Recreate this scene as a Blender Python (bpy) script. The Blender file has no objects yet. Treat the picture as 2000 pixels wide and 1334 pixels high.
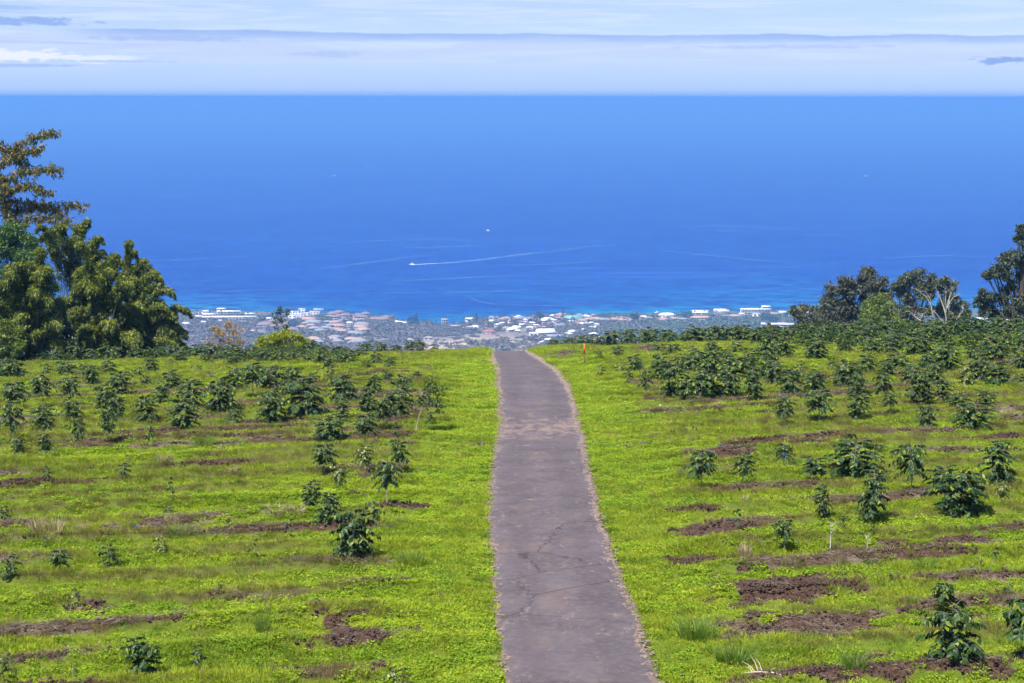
import bpy, math, random
import numpy as np
from mathutils import Matrix, Vector

random.seed(7)
RNG = np.random.default_rng(7)
SC = bpy.context.scene
COL = SC.collection

# ------------------------------------------------------------------ camera
FOC = 3333.0                      # focal length in photograph pixels (2000 wide)
PITCH = math.radians(8.15)        # the lens looks down the slope
CAM_Z = 13.8                      # eye height above the near end of the field
SEA = -409.0                      # sea level, measured from the field
cam_data = bpy.data.cameras.new('camera')
cam_data.sensor_width = 36.0
cam_data.lens = 36.0 * FOC / 2000.0
cam_data.clip_start = 0.5
cam_data.clip_end = 200000.0
cam = bpy.data.objects.new('camera', cam_data)
COL.objects.link(cam)
cam.location = (0, 0, CAM_Z)
cam.rotation_euler = (math.pi / 2 - PITCH, math.radians(-0.06), 0)
cam.rotation_mode = 'XYZ'
SC.camera = cam

# ------------------------------------------------------------------ light
SUN_EL = math.radians(60)
SUN_AZ = math.radians(-142)       # clockwise from +Y: the sun stands behind the left shoulder
world = bpy.data.worlds.new('World')
SC.world = world
world.use_nodes = True
WN = world.node_tree
SKY_STRENGTH = 0.064
SKY_TINT = (0.97, 0.91, 1.08)
sun_dir = Vector((math.sin(SUN_AZ) * math.cos(SUN_EL), math.cos(SUN_AZ) * math.cos(SUN_EL), math.sin(SUN_EL)))
sl = bpy.data.lights.new('sun', 'SUN')
sl.energy = 4.0
sl.angle = math.radians(0.9)
sl.color = (1.0, 0.95, 0.87)
so = bpy.data.objects.new('sun', sl)
COL.objects.link(so)
so.location = (-60, -20, 90)
so.rotation_euler = (-sun_dir).to_track_quat('-Z', 'Y').to_euler()

SC.view_settings.view_transform = 'Standard'
SC.view_settings.look = 'None'
SC.view_settings.exposure = 1.15
SC.view_settings.gamma = 1.0
SC.view_settings.use_curve_mapping = False
SC.cycles.use_denoising = True
SC.cycles.use_adaptive_sampling = True
SC.cycles.adaptive_threshold = 0.03
world.cycles.sampling_method = 'MANUAL'
world.cycles.sample_map_resolution = 256
SC.cycles.use_light_tree = False
SC.cycles.max_bounces = 4
SC.cycles.diffuse_bounces = 2
SC.cycles.glossy_bounces = 2
SC.cycles.transmission_bounces = 3
SC.cycles.transparent_max_bounces = 6
SC.cycles.volume_bounces = 0
SC.cycles.caustics_reflective = False
SC.cycles.caustics_refractive = False


# ------------------------------------------------------------------ node helpers
class NT:
    """small helper that builds node trees"""
    def __init__(self, tree):
        self.t = tree
        self.n = tree.nodes
        self.l = tree.links
    def node(self, kind, **kw):
        n = self.n.new(kind)
        for k, v in kw.items():
            setattr(n, k, v)
        return n
    def put(self, sock, v):
        if v is None:
            return
        if hasattr(v, 'links') and hasattr(v, 'is_output'):
            self.l.new(v, sock)
        else:
            if isinstance(v, (tuple, list)) and len(v) == 3 and sock.type == 'RGBA':
                v = (*v, 1.0)
            sock.default_value = v
    def m(self, op, a, b=None, c=None, clamp=False):
        n = self.node('ShaderNodeMath', operation=op, use_clamp=clamp)
        self.put(n.inputs[0], a)
        self.put(n.inputs[1], b)
        self.put(n.inputs[2], c)
        return n.outputs[0]
    def ss(self, lo, hi, x):
        n = self.node('ShaderNodeMapRange', interpolation_type='SMOOTHSTEP')
        self.put(n.inputs['Value'], x)
        n.inputs['From Min'].default_value = lo
        n.inputs['From Max'].default_value = hi
        return n.outputs['Result']
    def mix(self, f, a, b, mode='MIX'):
        n = self.node('ShaderNodeMix', data_type='RGBA', blend_type=mode)
        self.put(n.inputs[0], f)
        self.put(n.inputs[6], a)
        self.put(n.inputs[7], b)
        return n.outputs[2]
    def noise(self, vec, scale, detail=3.0, rough=0.55, dist=0.0):
        n = self.node('ShaderNodeTexNoise')
        self.put(n.inputs['Vector'], vec)
        n.inputs['Scale'].default_value = scale
        n.inputs['Detail'].default_value = detail
        n.inputs['Roughness'].default_value = rough
        n.inputs['Distortion'].default_value = dist
        return n.outputs['Fac']
    def comb(self, x, y, z):
        n = self.node('ShaderNodeCombineXYZ')
        self.put(n.inputs[0], x); self.put(n.inputs[1], y); self.put(n.inputs[2], z)
        return n.outputs[0]
    def sep(self, v):
        n = self.node('ShaderNodeSeparateXYZ')
        self.put(n.inputs[0], v)
        return n.outputs
    def attr(self, name):
        return self.node('ShaderNodeAttribute', attribute_name=name).outputs['Fac']
    def pos(self):
        return self.node('ShaderNodeNewGeometry').outputs['Position']
    def vscale(self, v, s):
        n = self.node('ShaderNodeVectorMath', operation='MULTIPLY')
        self.put(n.inputs[0], v)
        n.inputs[1].default_value = s
        return n.outputs[0]


def new_mat(name):
    m = bpy.data.materials.new(name)
    m.use_nodes = True
    t = NT(m.node_tree)
    b = m.node_tree.nodes['Principled BSDF']
    return m, t, b


# ------------------------------------------------------------------ sky: Nishita with a far cloud bank
def build_sky():
    t = NT(WN)
    bg = WN.nodes['Background']
    d = t.node('ShaderNodeTexCoord').outputs['Generated']
    x, y, z = t.sep(d)
    sky = t.node('ShaderNodeTexSky', sky_type='NISHITA', sun_disc=False)
    sky.sun_elevation = SUN_EL
    sky.sun_rotation = SUN_AZ
    sky.altitude = 430.0
    sky.air_density = 1.15
    sky.dust_density = 0.1
    sky.ozone_density = 2.2
    # the horizon band of the air model is lifted a little: clear bluish sea air
    zc = t.m('ADD', t.m('MULTIPLY', t.m('MAXIMUM', z, 0.0), 0.92), 0.08)
    t.l.new(t.comb(x, y, zc), sky.inputs['Vector'])
    el = t.m('SUBTRACT', t.m('MULTIPLY', t.m('ARCSINE', z), 57.2958), 0.43)
    az = t.m('MULTIPLY', t.m('ARCTAN2', x, y), 57.2958)
    c = t.mix(1.0, sky.outputs['Color'], SKY_TINT, 'MULTIPLY')
    K = 0.757 / SKY_STRENGTH
    def col(r, g, b):
        return (r * K, g * K, b * K)
    n2 = t.noise(t.comb(t.m('MULTIPLY', az, 0.20), t.m('MULTIPLY', el, 3.6), 5.0), 1.0, 5, 0.66, 0.5)
    low = t.m('SUBTRACT', 1.0, t.ss(3.0, 16.0, el))
    veil = t.m('MULTIPLY', t.ss(0.42, 0.68, t.m('SUBTRACT', 1.0, n2)), low)
    c = t.mix(t.m('MULTIPLY', veil, 0.7), c, col(0.42, 0.49, 0.615))
    # the long bank: crisp blue-grey upper edge, pale misty body
    ne = t.noise(t.comb(t.m('MULTIPLY', az, 0.26), t.m('MULTIPLY', el, 0.9), 0.0), 1.0, 5, 0.68)
    E = t.m('ADD', 1.52, t.m('MULTIPLY', ne, 0.30))
    E = t.m('SUBTRACT', E, t.m('MULTIPLY', az, 0.006))
    tt = t.m('SUBTRACT', E, el)
    here = t.ss(-15.0, -12.0, az)
    edge = t.m('MULTIPLY', t.ss(0.0, 0.05, tt), t.m('SUBTRACT', 1.0, t.ss(0.06, 0.42, tt)))
    edge = t.m('MULTIPLY', edge, here)
    body = t.m('MULTIPLY', t.ss(0.05, 0.35, tt), t.m('SUBTRACT', 1.0, t.ss(0.55, 1.5, tt)))
    body = t.m('MULTIPLY', body, t.ss(0.30, 0.66, n2))
    c = t.mix(t.m('MULTIPLY', body, 0.6), c, col(0.36, 0.40, 0.60))
    c = t.mix(t.m('MULTIPLY', edge, t.m('ADD', 0.42, t.m('MULTIPLY', n2, 0.75), None, True)), c, col(0.20, 0.30, 0.55))
    # flat grey-blue lens clouds
    left = t.m('SUBTRACT', 1.0, t.ss(-15.0, -11.0, az))
    lens = t.m('MULTIPLY', t.ss(0.56, 0.66, n2), t.m('MULTIPLY', left, t.ss(0.5, 0.8, el)))
    c = t.mix(t.m('MULTIPLY', t.m('MULTIPLY', lens, low), 0.6), c, col(0.21, 0.31, 0.55))
    # sea mist low over the horizon, all the way round
    c = t.mix(t.m('MULTIPLY', t.ss(1.5, -0.35, el), 0.8), c, col(0.262, 0.37, 0.60))
    c = t.mix(t.m('MULTIPLY', t.ss(-0.10, -0.46, el), 0.75), c, col(0.17, 0.30, 0.585))
    # single small clouds: (azimuth, elevation, half width, half height, colour)
    bump = t.m('SUBTRACT', t.noise(t.comb(t.m('MULTIPLY', az, 1.6), t.m('MULTIPLY', el, 5.0), 2.0), 1.0, 3, 0.65), 0.5)
    bump = t.m('MULTIPLY', bump, 2.6)
    for a0, e0, hw, hh, cc, f in ((15.9, 0.74, 1.1, 0.14, (0.17, 0.27, 0.52), 0.95),
                                  (-6.0, 0.98, 1.4, 0.13, (0.27, 0.35, 0.56), 0.6),
                                  (-15.9, 1.96, 2.4, 0.17, (0.19, 0.29, 0.54), 0.95),
                                  (-11.0, 1.44, 3.0, 0.12, (0.24, 0.33, 0.56), 0.7),
                                  (9.0, 1.20, 4.5, 0.07, (0.27, 0.36, 0.57), 0.6),
                                  (-16.0, 2.70, 2.0, 0.10, (0.20, 0.30, 0.54), 0.85),
                                  (-15.9, 0.84, 2.0, 0.24, (0.52, 0.55, 0.62), 1.0),
                                  (-13.6, 0.79, 1.6, 0.19, (0.50, 0.54, 0.62), 0.85),
                                  (-15.9, 0.56, 2.4, 0.06, (0.24, 0.33, 0.56), 0.8),
                                  (-12.6, 0.70, 1.8, 0.05, (0.26, 0.35, 0.56), 0.7)):
        dx = t.m('MULTIPLY', t.m('SUBTRACT', az, a0), 1 / hw)
        dz = t.m('MULTIPLY', t.m('SUBTRACT', el, e0), 1 / hh)
        r = t.m('ADD', t.m('SQRT', t.m('ADD', t.m('MULTIPLY', dx, dx), t.m('MULTIPLY', dz, dz))), bump)
        c = t.mix(t.m('MULTIPLY', t.ss(1.05, 0.45, r), f), c, col(*cc))
    t.l.new(c, bg.inputs['Color'])
    bg.inputs['Strength'].default_value = SKY_STRENGTH


build_sky()


# ------------------------------------------------------------------ smooth noise on arrays
def _hash(i, j, s):
    h = (i.astype(np.int64) * 374761393 + j.astype(np.int64) * 668265263 + s * 2147483647 + 1013904223) & 0xFFFFFFFF
    h = ((h ^ (h >> 13)) * 1274126177) & 0xFFFFFFFF
    return ((h ^ (h >> 16)) & 0xFFFF) / 65535.0


def vnoise(x, y, s=0):
    x = np.asarray(x, float); y = np.asarray(y, float)
    i = np.floor(x); j = np.floor(y)
    fx = x - i; fy = y - j
    fx = fx * fx * (3 - 2 * fx); fy = fy * fy * (3 - 2 * fy)
    a = _hash(i, j, s); b = _hash(i + 1, j, s); c = _hash(i, j + 1, s); d = _hash(i + 1, j + 1, s)
    return (a * (1 - fx) + b * fx) * (1 - fy) + (c * (1 - fx) + d * fx) * fy


def fbm(x, y, s=0, o=4):
    v = 0.0; a = 0.5; tot = 0.0
    for k in range(o):
        v = v + a * vnoise(x * 2 ** k, y * 2 ** k, s + k * 17)
        tot += a; a *= 0.5
    return v / tot


def sstep(a, b, x):
    t = np.clip((np.asarray(x, float) - a) / (b - a), 0, 1)
    return t * t * (3 - 2 * t)


# ------------------------------------------------------------------ the lie of the land
FAR_Y = np.array([150, 300, 800, 1500, 2000, 2250, 2700, 3000, 3300, 3600, 6000], float)
FAR_Z = np.array([-8.66, -40.9, -132.4, -236.5, -300, -327.2, -367.1, -388, -406.5, -408.3, -408.4], float)
ROAD_Y = np.array([0, 30, 38, 46, 55, 66, 78, 90, 100, 110, 123, 140, 160], float)
ROAD_L = np.array([0.3, 0.0, -0.18, -0.50, -0.77, -0.70, -0.60, -0.78, -0.95, -1.25, -1.68, -2.0, -2.2])
ROAD_R = np.array([5.2, 3.8, 3.50, 3.20, 2.93, 3.00, 3.08, 3.10, 2.80, 2.2, 1.65, 1.50, 1.5])
ROW_ANG = math.radians(6.5)
ROW_STEP = 2.45


def base_height(x, y):
    x = np.asarray(x, float); y = np.asarray(y, float)
    u = np.clip(y - 38, 0, 112)
    near = 0.27 + 0.0036 * (y - 38) - 0.000745 * u * u
    far = np.interp(y, FAR_Y, FAR_Z)
    k = sstep(148, 152, y)
    z = near * (1 - k) + far * k
    fade = 1 - sstep(170, 420, y)
    z = z + 0.03 * np.clip(x, -60, 60) * fade
    return z


def road_dist(x, y):
    """metres outside the asphalt (negative on it)"""
    l = np.interp(y, ROAD_Y, ROAD_L); r = np.interp(y, ROAD_Y, ROAD_R)
    return np.maximum(l - x, x - r)


def row_dist(x, y):
    r = y * math.cos(ROW_ANG) - x * math.sin(ROW_ANG) + 0.5 * (fbm(x * 0.06, y * 0.06, 91, 2) - 0.5) * 2
    s = r / ROW_STEP
    return (s - np.round(s)) * ROW_STEP


def to_ray(u, v):
    a = (u - 1000.0) / FOC; b = (v - 667.0) / FOC
    cp, sp = math.cos(PITCH), math.sin(PITCH)
    return Vector((a, cp - b * sp, -sp - b * cp))


def sea_point(u, v):
    d = to_ray(u, v)
    return Vector((0, 0, CAM_Z)) + d * ((SEA - CAM_Z) / d.z)


COAST_PX = [(-400, 604), (0, 604), (360, 607), (480, 609), (600, 611), (700, 615), (770, 622), (800, 630), (850, 634),
            (900, 634), (925, 624), (1000, 620), (1080, 616), (1200, 614), (1300, 612), (1400, 609), (1500, 606),
            (1700, 604), (2400, 603)]
_c = [sea_point(*p) for p in COAST_PX]
COAST_X = np.array([p.x for p in _c]); COAST_Y = np.array([p.y for p in _c])


def height(x, y):
    x = np.asarray(x, float); y = np.asarray(y, float)
    z = base_height(x, y)
    nearf = 1 - sstep(145, 165, y)
    rd = road_dist(x, y)
    off = sstep(1.0, 3.5, rd) * nearf
    berm = 0.24 * np.exp(-(row_dist(x, y) / 0.50) ** 2)
    z = z + off * (berm * (0.5 + vnoise(x * 0.5, y * 0.5, 5)) + 0.30 * (fbm(x * 0.13, y * 0.13, 3, 3) - 0.5))
    z = z - 0.06 * nearf * sstep(0.25, -0.1, rd)
    # grassy shoulder that rises beside the road near the brow
    z = z + 0.28 * np.exp(-((x + 2.6) / 1.0) ** 2) * sstep(112, 124, y) * nearf
    z = z + 0.22 * np.exp(-((x - 3.2) / 1.3) ** 2) * sstep(112, 126, y) * nearf
    farf = sstep(500, 1500, y)
    z = z + farf * 9.0 * (fbm(x * 0.006, y * 0.006, 31, 3) - 0.5) * sstep(3300, 2900, y)
    yc = np.interp(x, COAST_X, COAST_Y) + 22 * (fbm(x * 0.012, x * 0 + 3.3, 77, 4) - 0.5)
    shore = SEA + 3.0 * sstep(-2, 14, yc - y) + (yc - y) * 0.075 - 2.0
    return np.where(y > 2400, np.maximum(np.minimum(z, shore), SEA - 6), z)


def hit(u, v, near=True):
    """where the line of sight through a photograph point meets the ground"""
    d = to_ray(u, v)
    ts = np.linspace(25, 175, 1501) if near else np.linspace(1500, 3700, 4401)
    X = d.x * ts; Y = d.y * ts; Z = CAM_Z + d.z * ts
    h = base_height(X, Y) if near else height(X, Y)
    below = np.nonzero(Z < h)[0]
    if len(below) == 0:
        i = len(ts) - 1 if not near else int(np.argmin(Z - h))
    else:
        i = max(int(below[0]), 1)
    x, y = float(X[i]), float(Y[i])
    return Vector((x, y, float(height(x, y))))


def at_dist(u, v, dist):
    d = to_ray(u, v)
    return Vector((0, 0, CAM_Z)) + d * (dist / d.y)


# ------------------------------------------------------------------ mesh helpers
def link(o):
    COL.objects.link(o)
    return o


def tri_mesh(name, V, F, attrs=None, smooth=False):
    """mesh data from vertex and triangle/quad arrays"""
    V = np.asarray(V, np.float32).reshape(-1, 3); F = np.asarray(F, np.int32)
    me = bpy.data.meshes.new(name)
    n = F.shape[1]
    me.vertices.add(len(V)); me.vertices.foreach_set('co', V.ravel())
    me.loops.add(F.size); me.loops.foreach_set('vertex_index', F.ravel())
    me.polygons.add(len(F))
    me.polygons.foreach_set('loop_start', np.arange(0, F.size, n, dtype=np.int32))
    me.polygons.foreach_set('loop_total', np.full(len(F), n, np.int32))
    if smooth:
        me.polygons.foreach_set('use_smooth', np.ones(len(F), bool))
    me.update(calc_edges=True)
    for k, a in (attrs or {}).items():
        at = me.attributes.new(k, 'FLOAT', 'POINT')
        at.data.foreach_set('value', np.asarray(a, np.float32))
    return me


class MB:
    """collects tubes, boxes, leaves as triangles"""
    def __init__(self):
        self.V = []; self.F = []; self.T = []; self.n = 0
    def add(self, V, F, tint=0.0):
        V = np.asarray(V, float).reshape(-1, 3); F = np.asarray(F, int).reshape(-1, 3)
        self.V.append(V); self.F.append(F + self.n)
        self.T.append(np.broadcast_to(np.asarray(tint, float), (len(V),)).copy())
        self.n += len(V)
    def tube(self, pts, rad, sides=5, tint=0.0):
        pts = np.asarray(pts, float); rad = np.broadcast_to(np.asarray(rad, float), (len(pts),))
        d = np.gradient(pts, axis=0)
        d /= np.linalg.norm(d, axis=1)[:, None] + 1e-9
        ref = np.array([0.0, 0, 1.0]) if abs(d[0][2]) < 0.9 else np.array([1.0, 0, 0])
        a = np.cross(d, ref); a /= np.linalg.norm(a, axis=1)[:, None] + 1e-9
        b = np.cross(d, a)
        th = np.arange(sides) * 2 * math.pi / sides
        ring = pts[:, None, :] + rad[:, None, None] * (a[:, None, :] * np.cos(th)[None, :, None] + b[:, None, :] * np.sin(th)[None, :, None])
        V = ring.reshape(-1, 3); F = []
        for i in range(len(pts) - 1):
            for j in range(sides):
                k = (j + 1) % sides
                p, q, r, s = i * sides + j, i * sides + k, (i + 1) * sides + k, (i + 1) * sides + j
                F += [(p, r, q), (p, s, r)]
        m = (len(pts) - 1) * sides
        for j in range(1, sides - 1):
            F.append((m, m + j, m + j + 1)); F.append((0, j + 1, j))
        self.add(V, F, tint)
    def box(self, c, s, rz=0.0, tint=0.0):
        c = np.asarray(c, float); s = np.asarray(s, float) / 2
        P = np.array([(x, y, z) for z in (-1, 1) for y in (-1, 1) for x in (-1, 1)], float) * s
        ca, sa = math.cos(rz), math.sin(rz)
        P = np.stack([P[:, 0] * ca - P[:, 1] * sa, P[:, 0] * sa + P[:, 1] * ca, P[:, 2]], 1) + c
        q = [(0, 2, 3, 1), (4, 5, 7, 6), (0, 1, 5, 4), (2, 6, 7, 3), (0, 4, 6, 2), (1, 3, 7, 5)]
        F = []
        for a, b, e, d in q:
            F += [(a, b, e), (a, e, d)]
        self.add(P, F, tint)
    def leaves(self, P, D, N, L, W, tpl, tint):
        """P base, D direction, N rough normal, L length, W width per leaf"""
        P = np.asarray(P, float); D = np.asarray(D, float); N = np.asarray(N, float)
        n = len(P)
        if n == 0:
            return
        D = D / (np.linalg.norm(D, axis=1)[:, None] + 1e-9)
        S = np.cross(D, N); S /= np.linalg.norm(S, axis=1)[:, None] + 1e-9
        U = np.cross(S, D)
        L = np.broadcast_to(np.asarray(L, float), (n,)); W = np.broadcast_to(np.asarray(W, float), (n,))
        tv, tf = tpl
        V = (P[:, None, :] + D[:, None, :] * (tv[None, :, 0] * L[:, None])[..., None]
             + S[:, None, :] * (tv[None, :, 1] * W[:, None])[..., None]
             + U[:, None, :] * (tv[None, :, 2] * L[:, None])[..., None])
        F = (tf[None, :, :] + (np.arange(n) * len(tv))[:, None, None]).reshape(-1, 3)
        self.add(V.reshape(-1, 3), F, np.repeat(np.broadcast_to(np.asarray(tint, float), (n,)), len(tv)))
    def mesh(self, name, mat, smooth=False):
        V = np.concatenate(self.V); F = np.concatenate(self.F); T = np.concatenate(self.T)
        me = tri_mesh(name, V, F, {'tint': T}, smooth)
        me.materials.append(mat)
        return me
    def build(self, name, mat, parent=None, smooth=False):
        o = bpy.data.objects.new(name, self.mesh(name, mat, smooth))
        link(o)
        if parent is not None:
            o.parent = parent
        return o


DIAMOND = (np.array([(0, 0, 0), (0.45, -0.5, 0.10), (1, 0, -0.12), (0.45, 0.5, 0.10)], float),
           np.array([(0, 1, 2), (0, 2, 3)]))
OVATE = (np.array([(0, 0, 0), (0.35, 0, -0.02), (0.7, 0, -0.08), (1, 0, -0.24), (0.30, -0.5, 0.05), (0.66, -0.40, -0.01),
                   (0.30, 0.5, 0.05), (0.66, 0.40, -0.01)], float),
         np.array([(0, 4, 1), (0, 1, 6), (1, 4, 5), (1, 5, 2), (1, 2, 7), (1, 7, 6), (2, 5, 3), (2, 3, 7)]))


def tag(o, label=None, cat=None, group=None, kind=None):
    if label:
        o['label'] = label
    if cat:
        o['category'] = cat
    if group:
        o['group'] = group
    if kind:
        o['kind'] = kind
    return o


def empty(name, loc, label=None, cat=None, group=None, rz=0.0):
    o = bpy.data.objects.new(name, None)
    o.empty_display_size = 0.3
    link(o)
    o.location = loc
    o.rotation_euler = (0, 0, rz)
    return tag(o, label, cat, group)


def part(name, me, parent):
    o = bpy.data.objects.new(name, me)
    link(o)
    o.parent = parent
    return o


def unit(v):
    v = np.asarray(v, float)
    return v / (np.linalg.norm(v, axis=-1, keepdims=True) + 1e-9)


def ordinal(n):
    w = ['zeroth', 'first', 'second', 'third', 'fourth', 'fifth', 'sixth', 'seventh', 'eighth', 'ninth', 'tenth', 'eleventh',
         'twelfth', 'thirteenth', 'fourteenth', 'fifteenth', 'sixteenth', 'seventeenth', 'eighteenth', 'nineteenth', 'twentieth']
    if n < len(w):
        return w[n]
    tens = {20: 'twenty', 30: 'thirty', 40: 'forty', 50: 'fifty', 60: 'sixty', 70: 'seventy', 80: 'eighty', 90: 'ninety'}
    a, b = n // 10 * 10, n % 10
    return tens[a] + ('-' + w[b] if b else '') if b else {20: 'twentieth', 30: 'thirtieth', 40: 'fortieth', 50: 'fiftieth', 60: 'sixtieth', 70: 'seventieth', 80: 'eightieth', 90: 'ninetieth'}[a]


# ------------------------------------------------------------------ common materials
def leaf_mat(name, dark, mid, young, rough=0.45, transl=0.25, spec=0.5, noise=0.0):
    """foliage whose leaves run from dark to young by tint, which in bamboo also carries painted top light"""
    m, t, b = new_mat(name)
    k = t.attr('tint')
    c = t.mix(t.ss(0.0, 0.6, k), dark, mid)
    c = t.mix(t.ss(0.6, 1.0, k), c, young)
    if noise:
        nz = t.noise(t.pos(), noise, 2)
        c = t.mix(t.m('MULTIPLY', t.ss(0.35, 0.7, nz), 0.5), c, mid)
    t.l.new(c, b.inputs['Base Color'])
    b.inputs['Roughness'].default_value = rough
    b.inputs['Specular IOR Level'].default_value = spec
    if transl > 0:
        tr = t.node('ShaderNodeBsdfTranslucent')
        t.l.new(t.mix(1.0, c, (1.25, 1.25, 0.6), 'MULTIPLY'), tr.inputs['Color'])
        mx = t.node('ShaderNodeMixShader')
        mx.inputs[0].default_value = transl
        t.l.new(b.outputs[0], mx.inputs[1]); t.l.new(tr.outputs[0], mx.inputs[2])
        t.l.new(mx.outputs[0], m.node_tree.nodes['Material Output'].inputs['Surface'])
    return m


def plain_mat(name, c, rough=0.7, var=0.25, scale=6.0, spec=0.4):
    m, t, b = new_mat(name)
    n = t.noise(t.node('ShaderNodeTexCoord').outputs['Object'], scale, 4, 0.6)
    lo = tuple(v * (1 - var) for v in c); hi = tuple(min(1, v * (1 + var)) for v in c)
    t.l.new(t.mix(n, lo, hi), b.inputs['Base Color'])
    b.inputs['Roughness'].default_value = rough
    b.inputs['Specular IOR Level'].default_value = spec
    return m
# ================================================================== THE SETTING
# soil and mulch beds in the field: photograph position, half width, half depth (pixels), strength, dryness
BEDS = [(700, 1243, 95, 26, 1.0, 0.1), (640, 1318, 110, 16, 0.7, 0.3), (520, 1172, 130, 10, 0.45, 0.5), (742, 1146, 55, 12, 0.8, 0.1),
        (1520, 1148, 165, 27, 1.15, 0.0), (1600, 1226, 215, 21, 1.0, 0.55), (1720, 1312, 310, 27, 1.15, 0.1), (1395, 1041, 105, 12, 1.0, 0.05),
        (1385, 1096, 70, 12, 0.9, 0.0), (1480, 1092, 50, 12, 0.8, 0.0), (1315, 866, 95, 6, 0.9, 0.0), (1500, 871, 85, 12, 1.1, 0.0), (1590, 864, 70, 8, 0.9, 0.0),
        (1440, 890, 60, 7, 0.8, 0.0), (1510, 956, 90, 8, 1.0, 0.3), (1340, 997, 60, 8, 0.7, 0.0), (1850, 1131, 120, 10, 1.0, 0.8),
        (1730, 1076, 115, 9, 0.9, 0.5), (1900, 1066, 90, 11, 0.95, 0.2), (1650, 1077, 50, 7, 0.8, 0.6), (1900, 1205, 90, 10, 0.8, 0.2),
        (180, 1196, 50, 8, 0.7, 0.1), (130, 1281, 130, 10, 0.85, 0.7), (330, 1030, 110, 7, 0.8, 0.8), (640, 1100, 110, 10, 0.9, 0.2),
        (330, 1085, 80, 6, 0.5, 0.6), (60, 1098, 60, 7, 0.5, 0.6), (330, 846, 60, 5, 0.8, 0.5), (430, 838, 90, 5, 0.8, 0.4), (180, 876, 70, 5, 0.6, 0.6),
        (560, 826, 80, 5, 0.9, 0.3), (780, 828, 40, 4, 0.8, 0.3), (820, 847, 40, 4, 0.5, 0.6), (790, 996, 50, 7, 0.8, 0.3), (690, 970, 40, 6, 0.6, 0.3),
        (1280, 784, 40, 4, 0.6, 0.1), (1750, 796, 70, 5, 0.8, 0.3), (1800, 850, 70, 4, 0.6, 0.6), (1900, 842, 60, 4, 0.6, 0.5), (1540, 834, 40, 4, 0.8, 0.1),
        (1720, 848, 60, 5, 0.6, 0.5), (2010, 1290, 60, 16, 0.9, 0.3), (820, 693, 40, 5, 0.9, 0.4), (1265, 684, 30, 5, 0.9, 0.4), (440, 1075, 90, 6, 0.5, 0.5),
        (1100, 694, 26, 4, 0.8, 0.7), (940, 869, 16, 4, 0.9, 0.1), (1950, 1135, 60, 8, 0.8, 0.8), (1560, 1038, 40, 5, 0.5, 0.5)]
_B = []
for u, v, hw, hh, st, dr in BEDS:
    p = hit(u, v); q = hit(u, v + hh); r = hit(u, v - hh)
    _B.append((p.x, p.y, hw / FOC * p.length, max(abs(q.y - r.y) / 2, 0.28), st, dr))


def cover(x, y):
    """soil, dryness and weediness of the field at points"""
    x = np.asarray(x, float); y = np.asarray(y, float)
    rd = road_dist(x, y)
    fld = sstep(2.0, 4.2, rd + 1.2 * (vnoise(x * 0.4, y * 0.25, 8) - 0.5)) * (1 - sstep(144, 155, y))
    rw = np.exp(-(row_dist(x, y) / 0.52) ** 2)
    n1 = fbm(x * 0.17, y * 0.9, 11, 4); n2 = fbm(x * 0.16, y * 0.55, 23, 3); n3 = fbm(x * 1.7, y * 2.3, 41, 3)
    soil = 0.85 * rw * sstep(0.47, 0.64, n1 + 0.12 * (n3 - 0.5)) * fld * (1 - 0.6 * sstep(85, 115, y))
    dry = sstep(0.34, 0.56, n2) * np.ones_like(soil)
    for bx, by, hw, hd, st, dr in _B:
        dx = x - bx; dy = (y - by) - dx * math.tan(ROW_ANG)
        near = (np.abs(dx) < hw * 1.7) & (np.abs(dy) < hd * 2.2)
        if not near.any():
            continue
        e = np.sqrt((dx[near] / hw) ** 2 + (dy[near] / hd) ** 2) + 1.9 * (n3[near] - 0.5) + 0.9 * (n1[near] - 0.5)
        s = st * (1 - sstep(0.72, 1.08, e))
        up = s > soil[near]
        sn = soil[near]; sn[up] = s[up]; soil[near] = sn
        dn = dry[near]; dn[up] = dr; dry[near] = dn
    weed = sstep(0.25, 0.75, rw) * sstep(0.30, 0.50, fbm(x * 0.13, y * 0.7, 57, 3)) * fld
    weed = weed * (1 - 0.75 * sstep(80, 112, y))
    return np.clip(soil, 0, 1), np.clip(dry, 0, 1), np.clip(weed, 0, 1)


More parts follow.
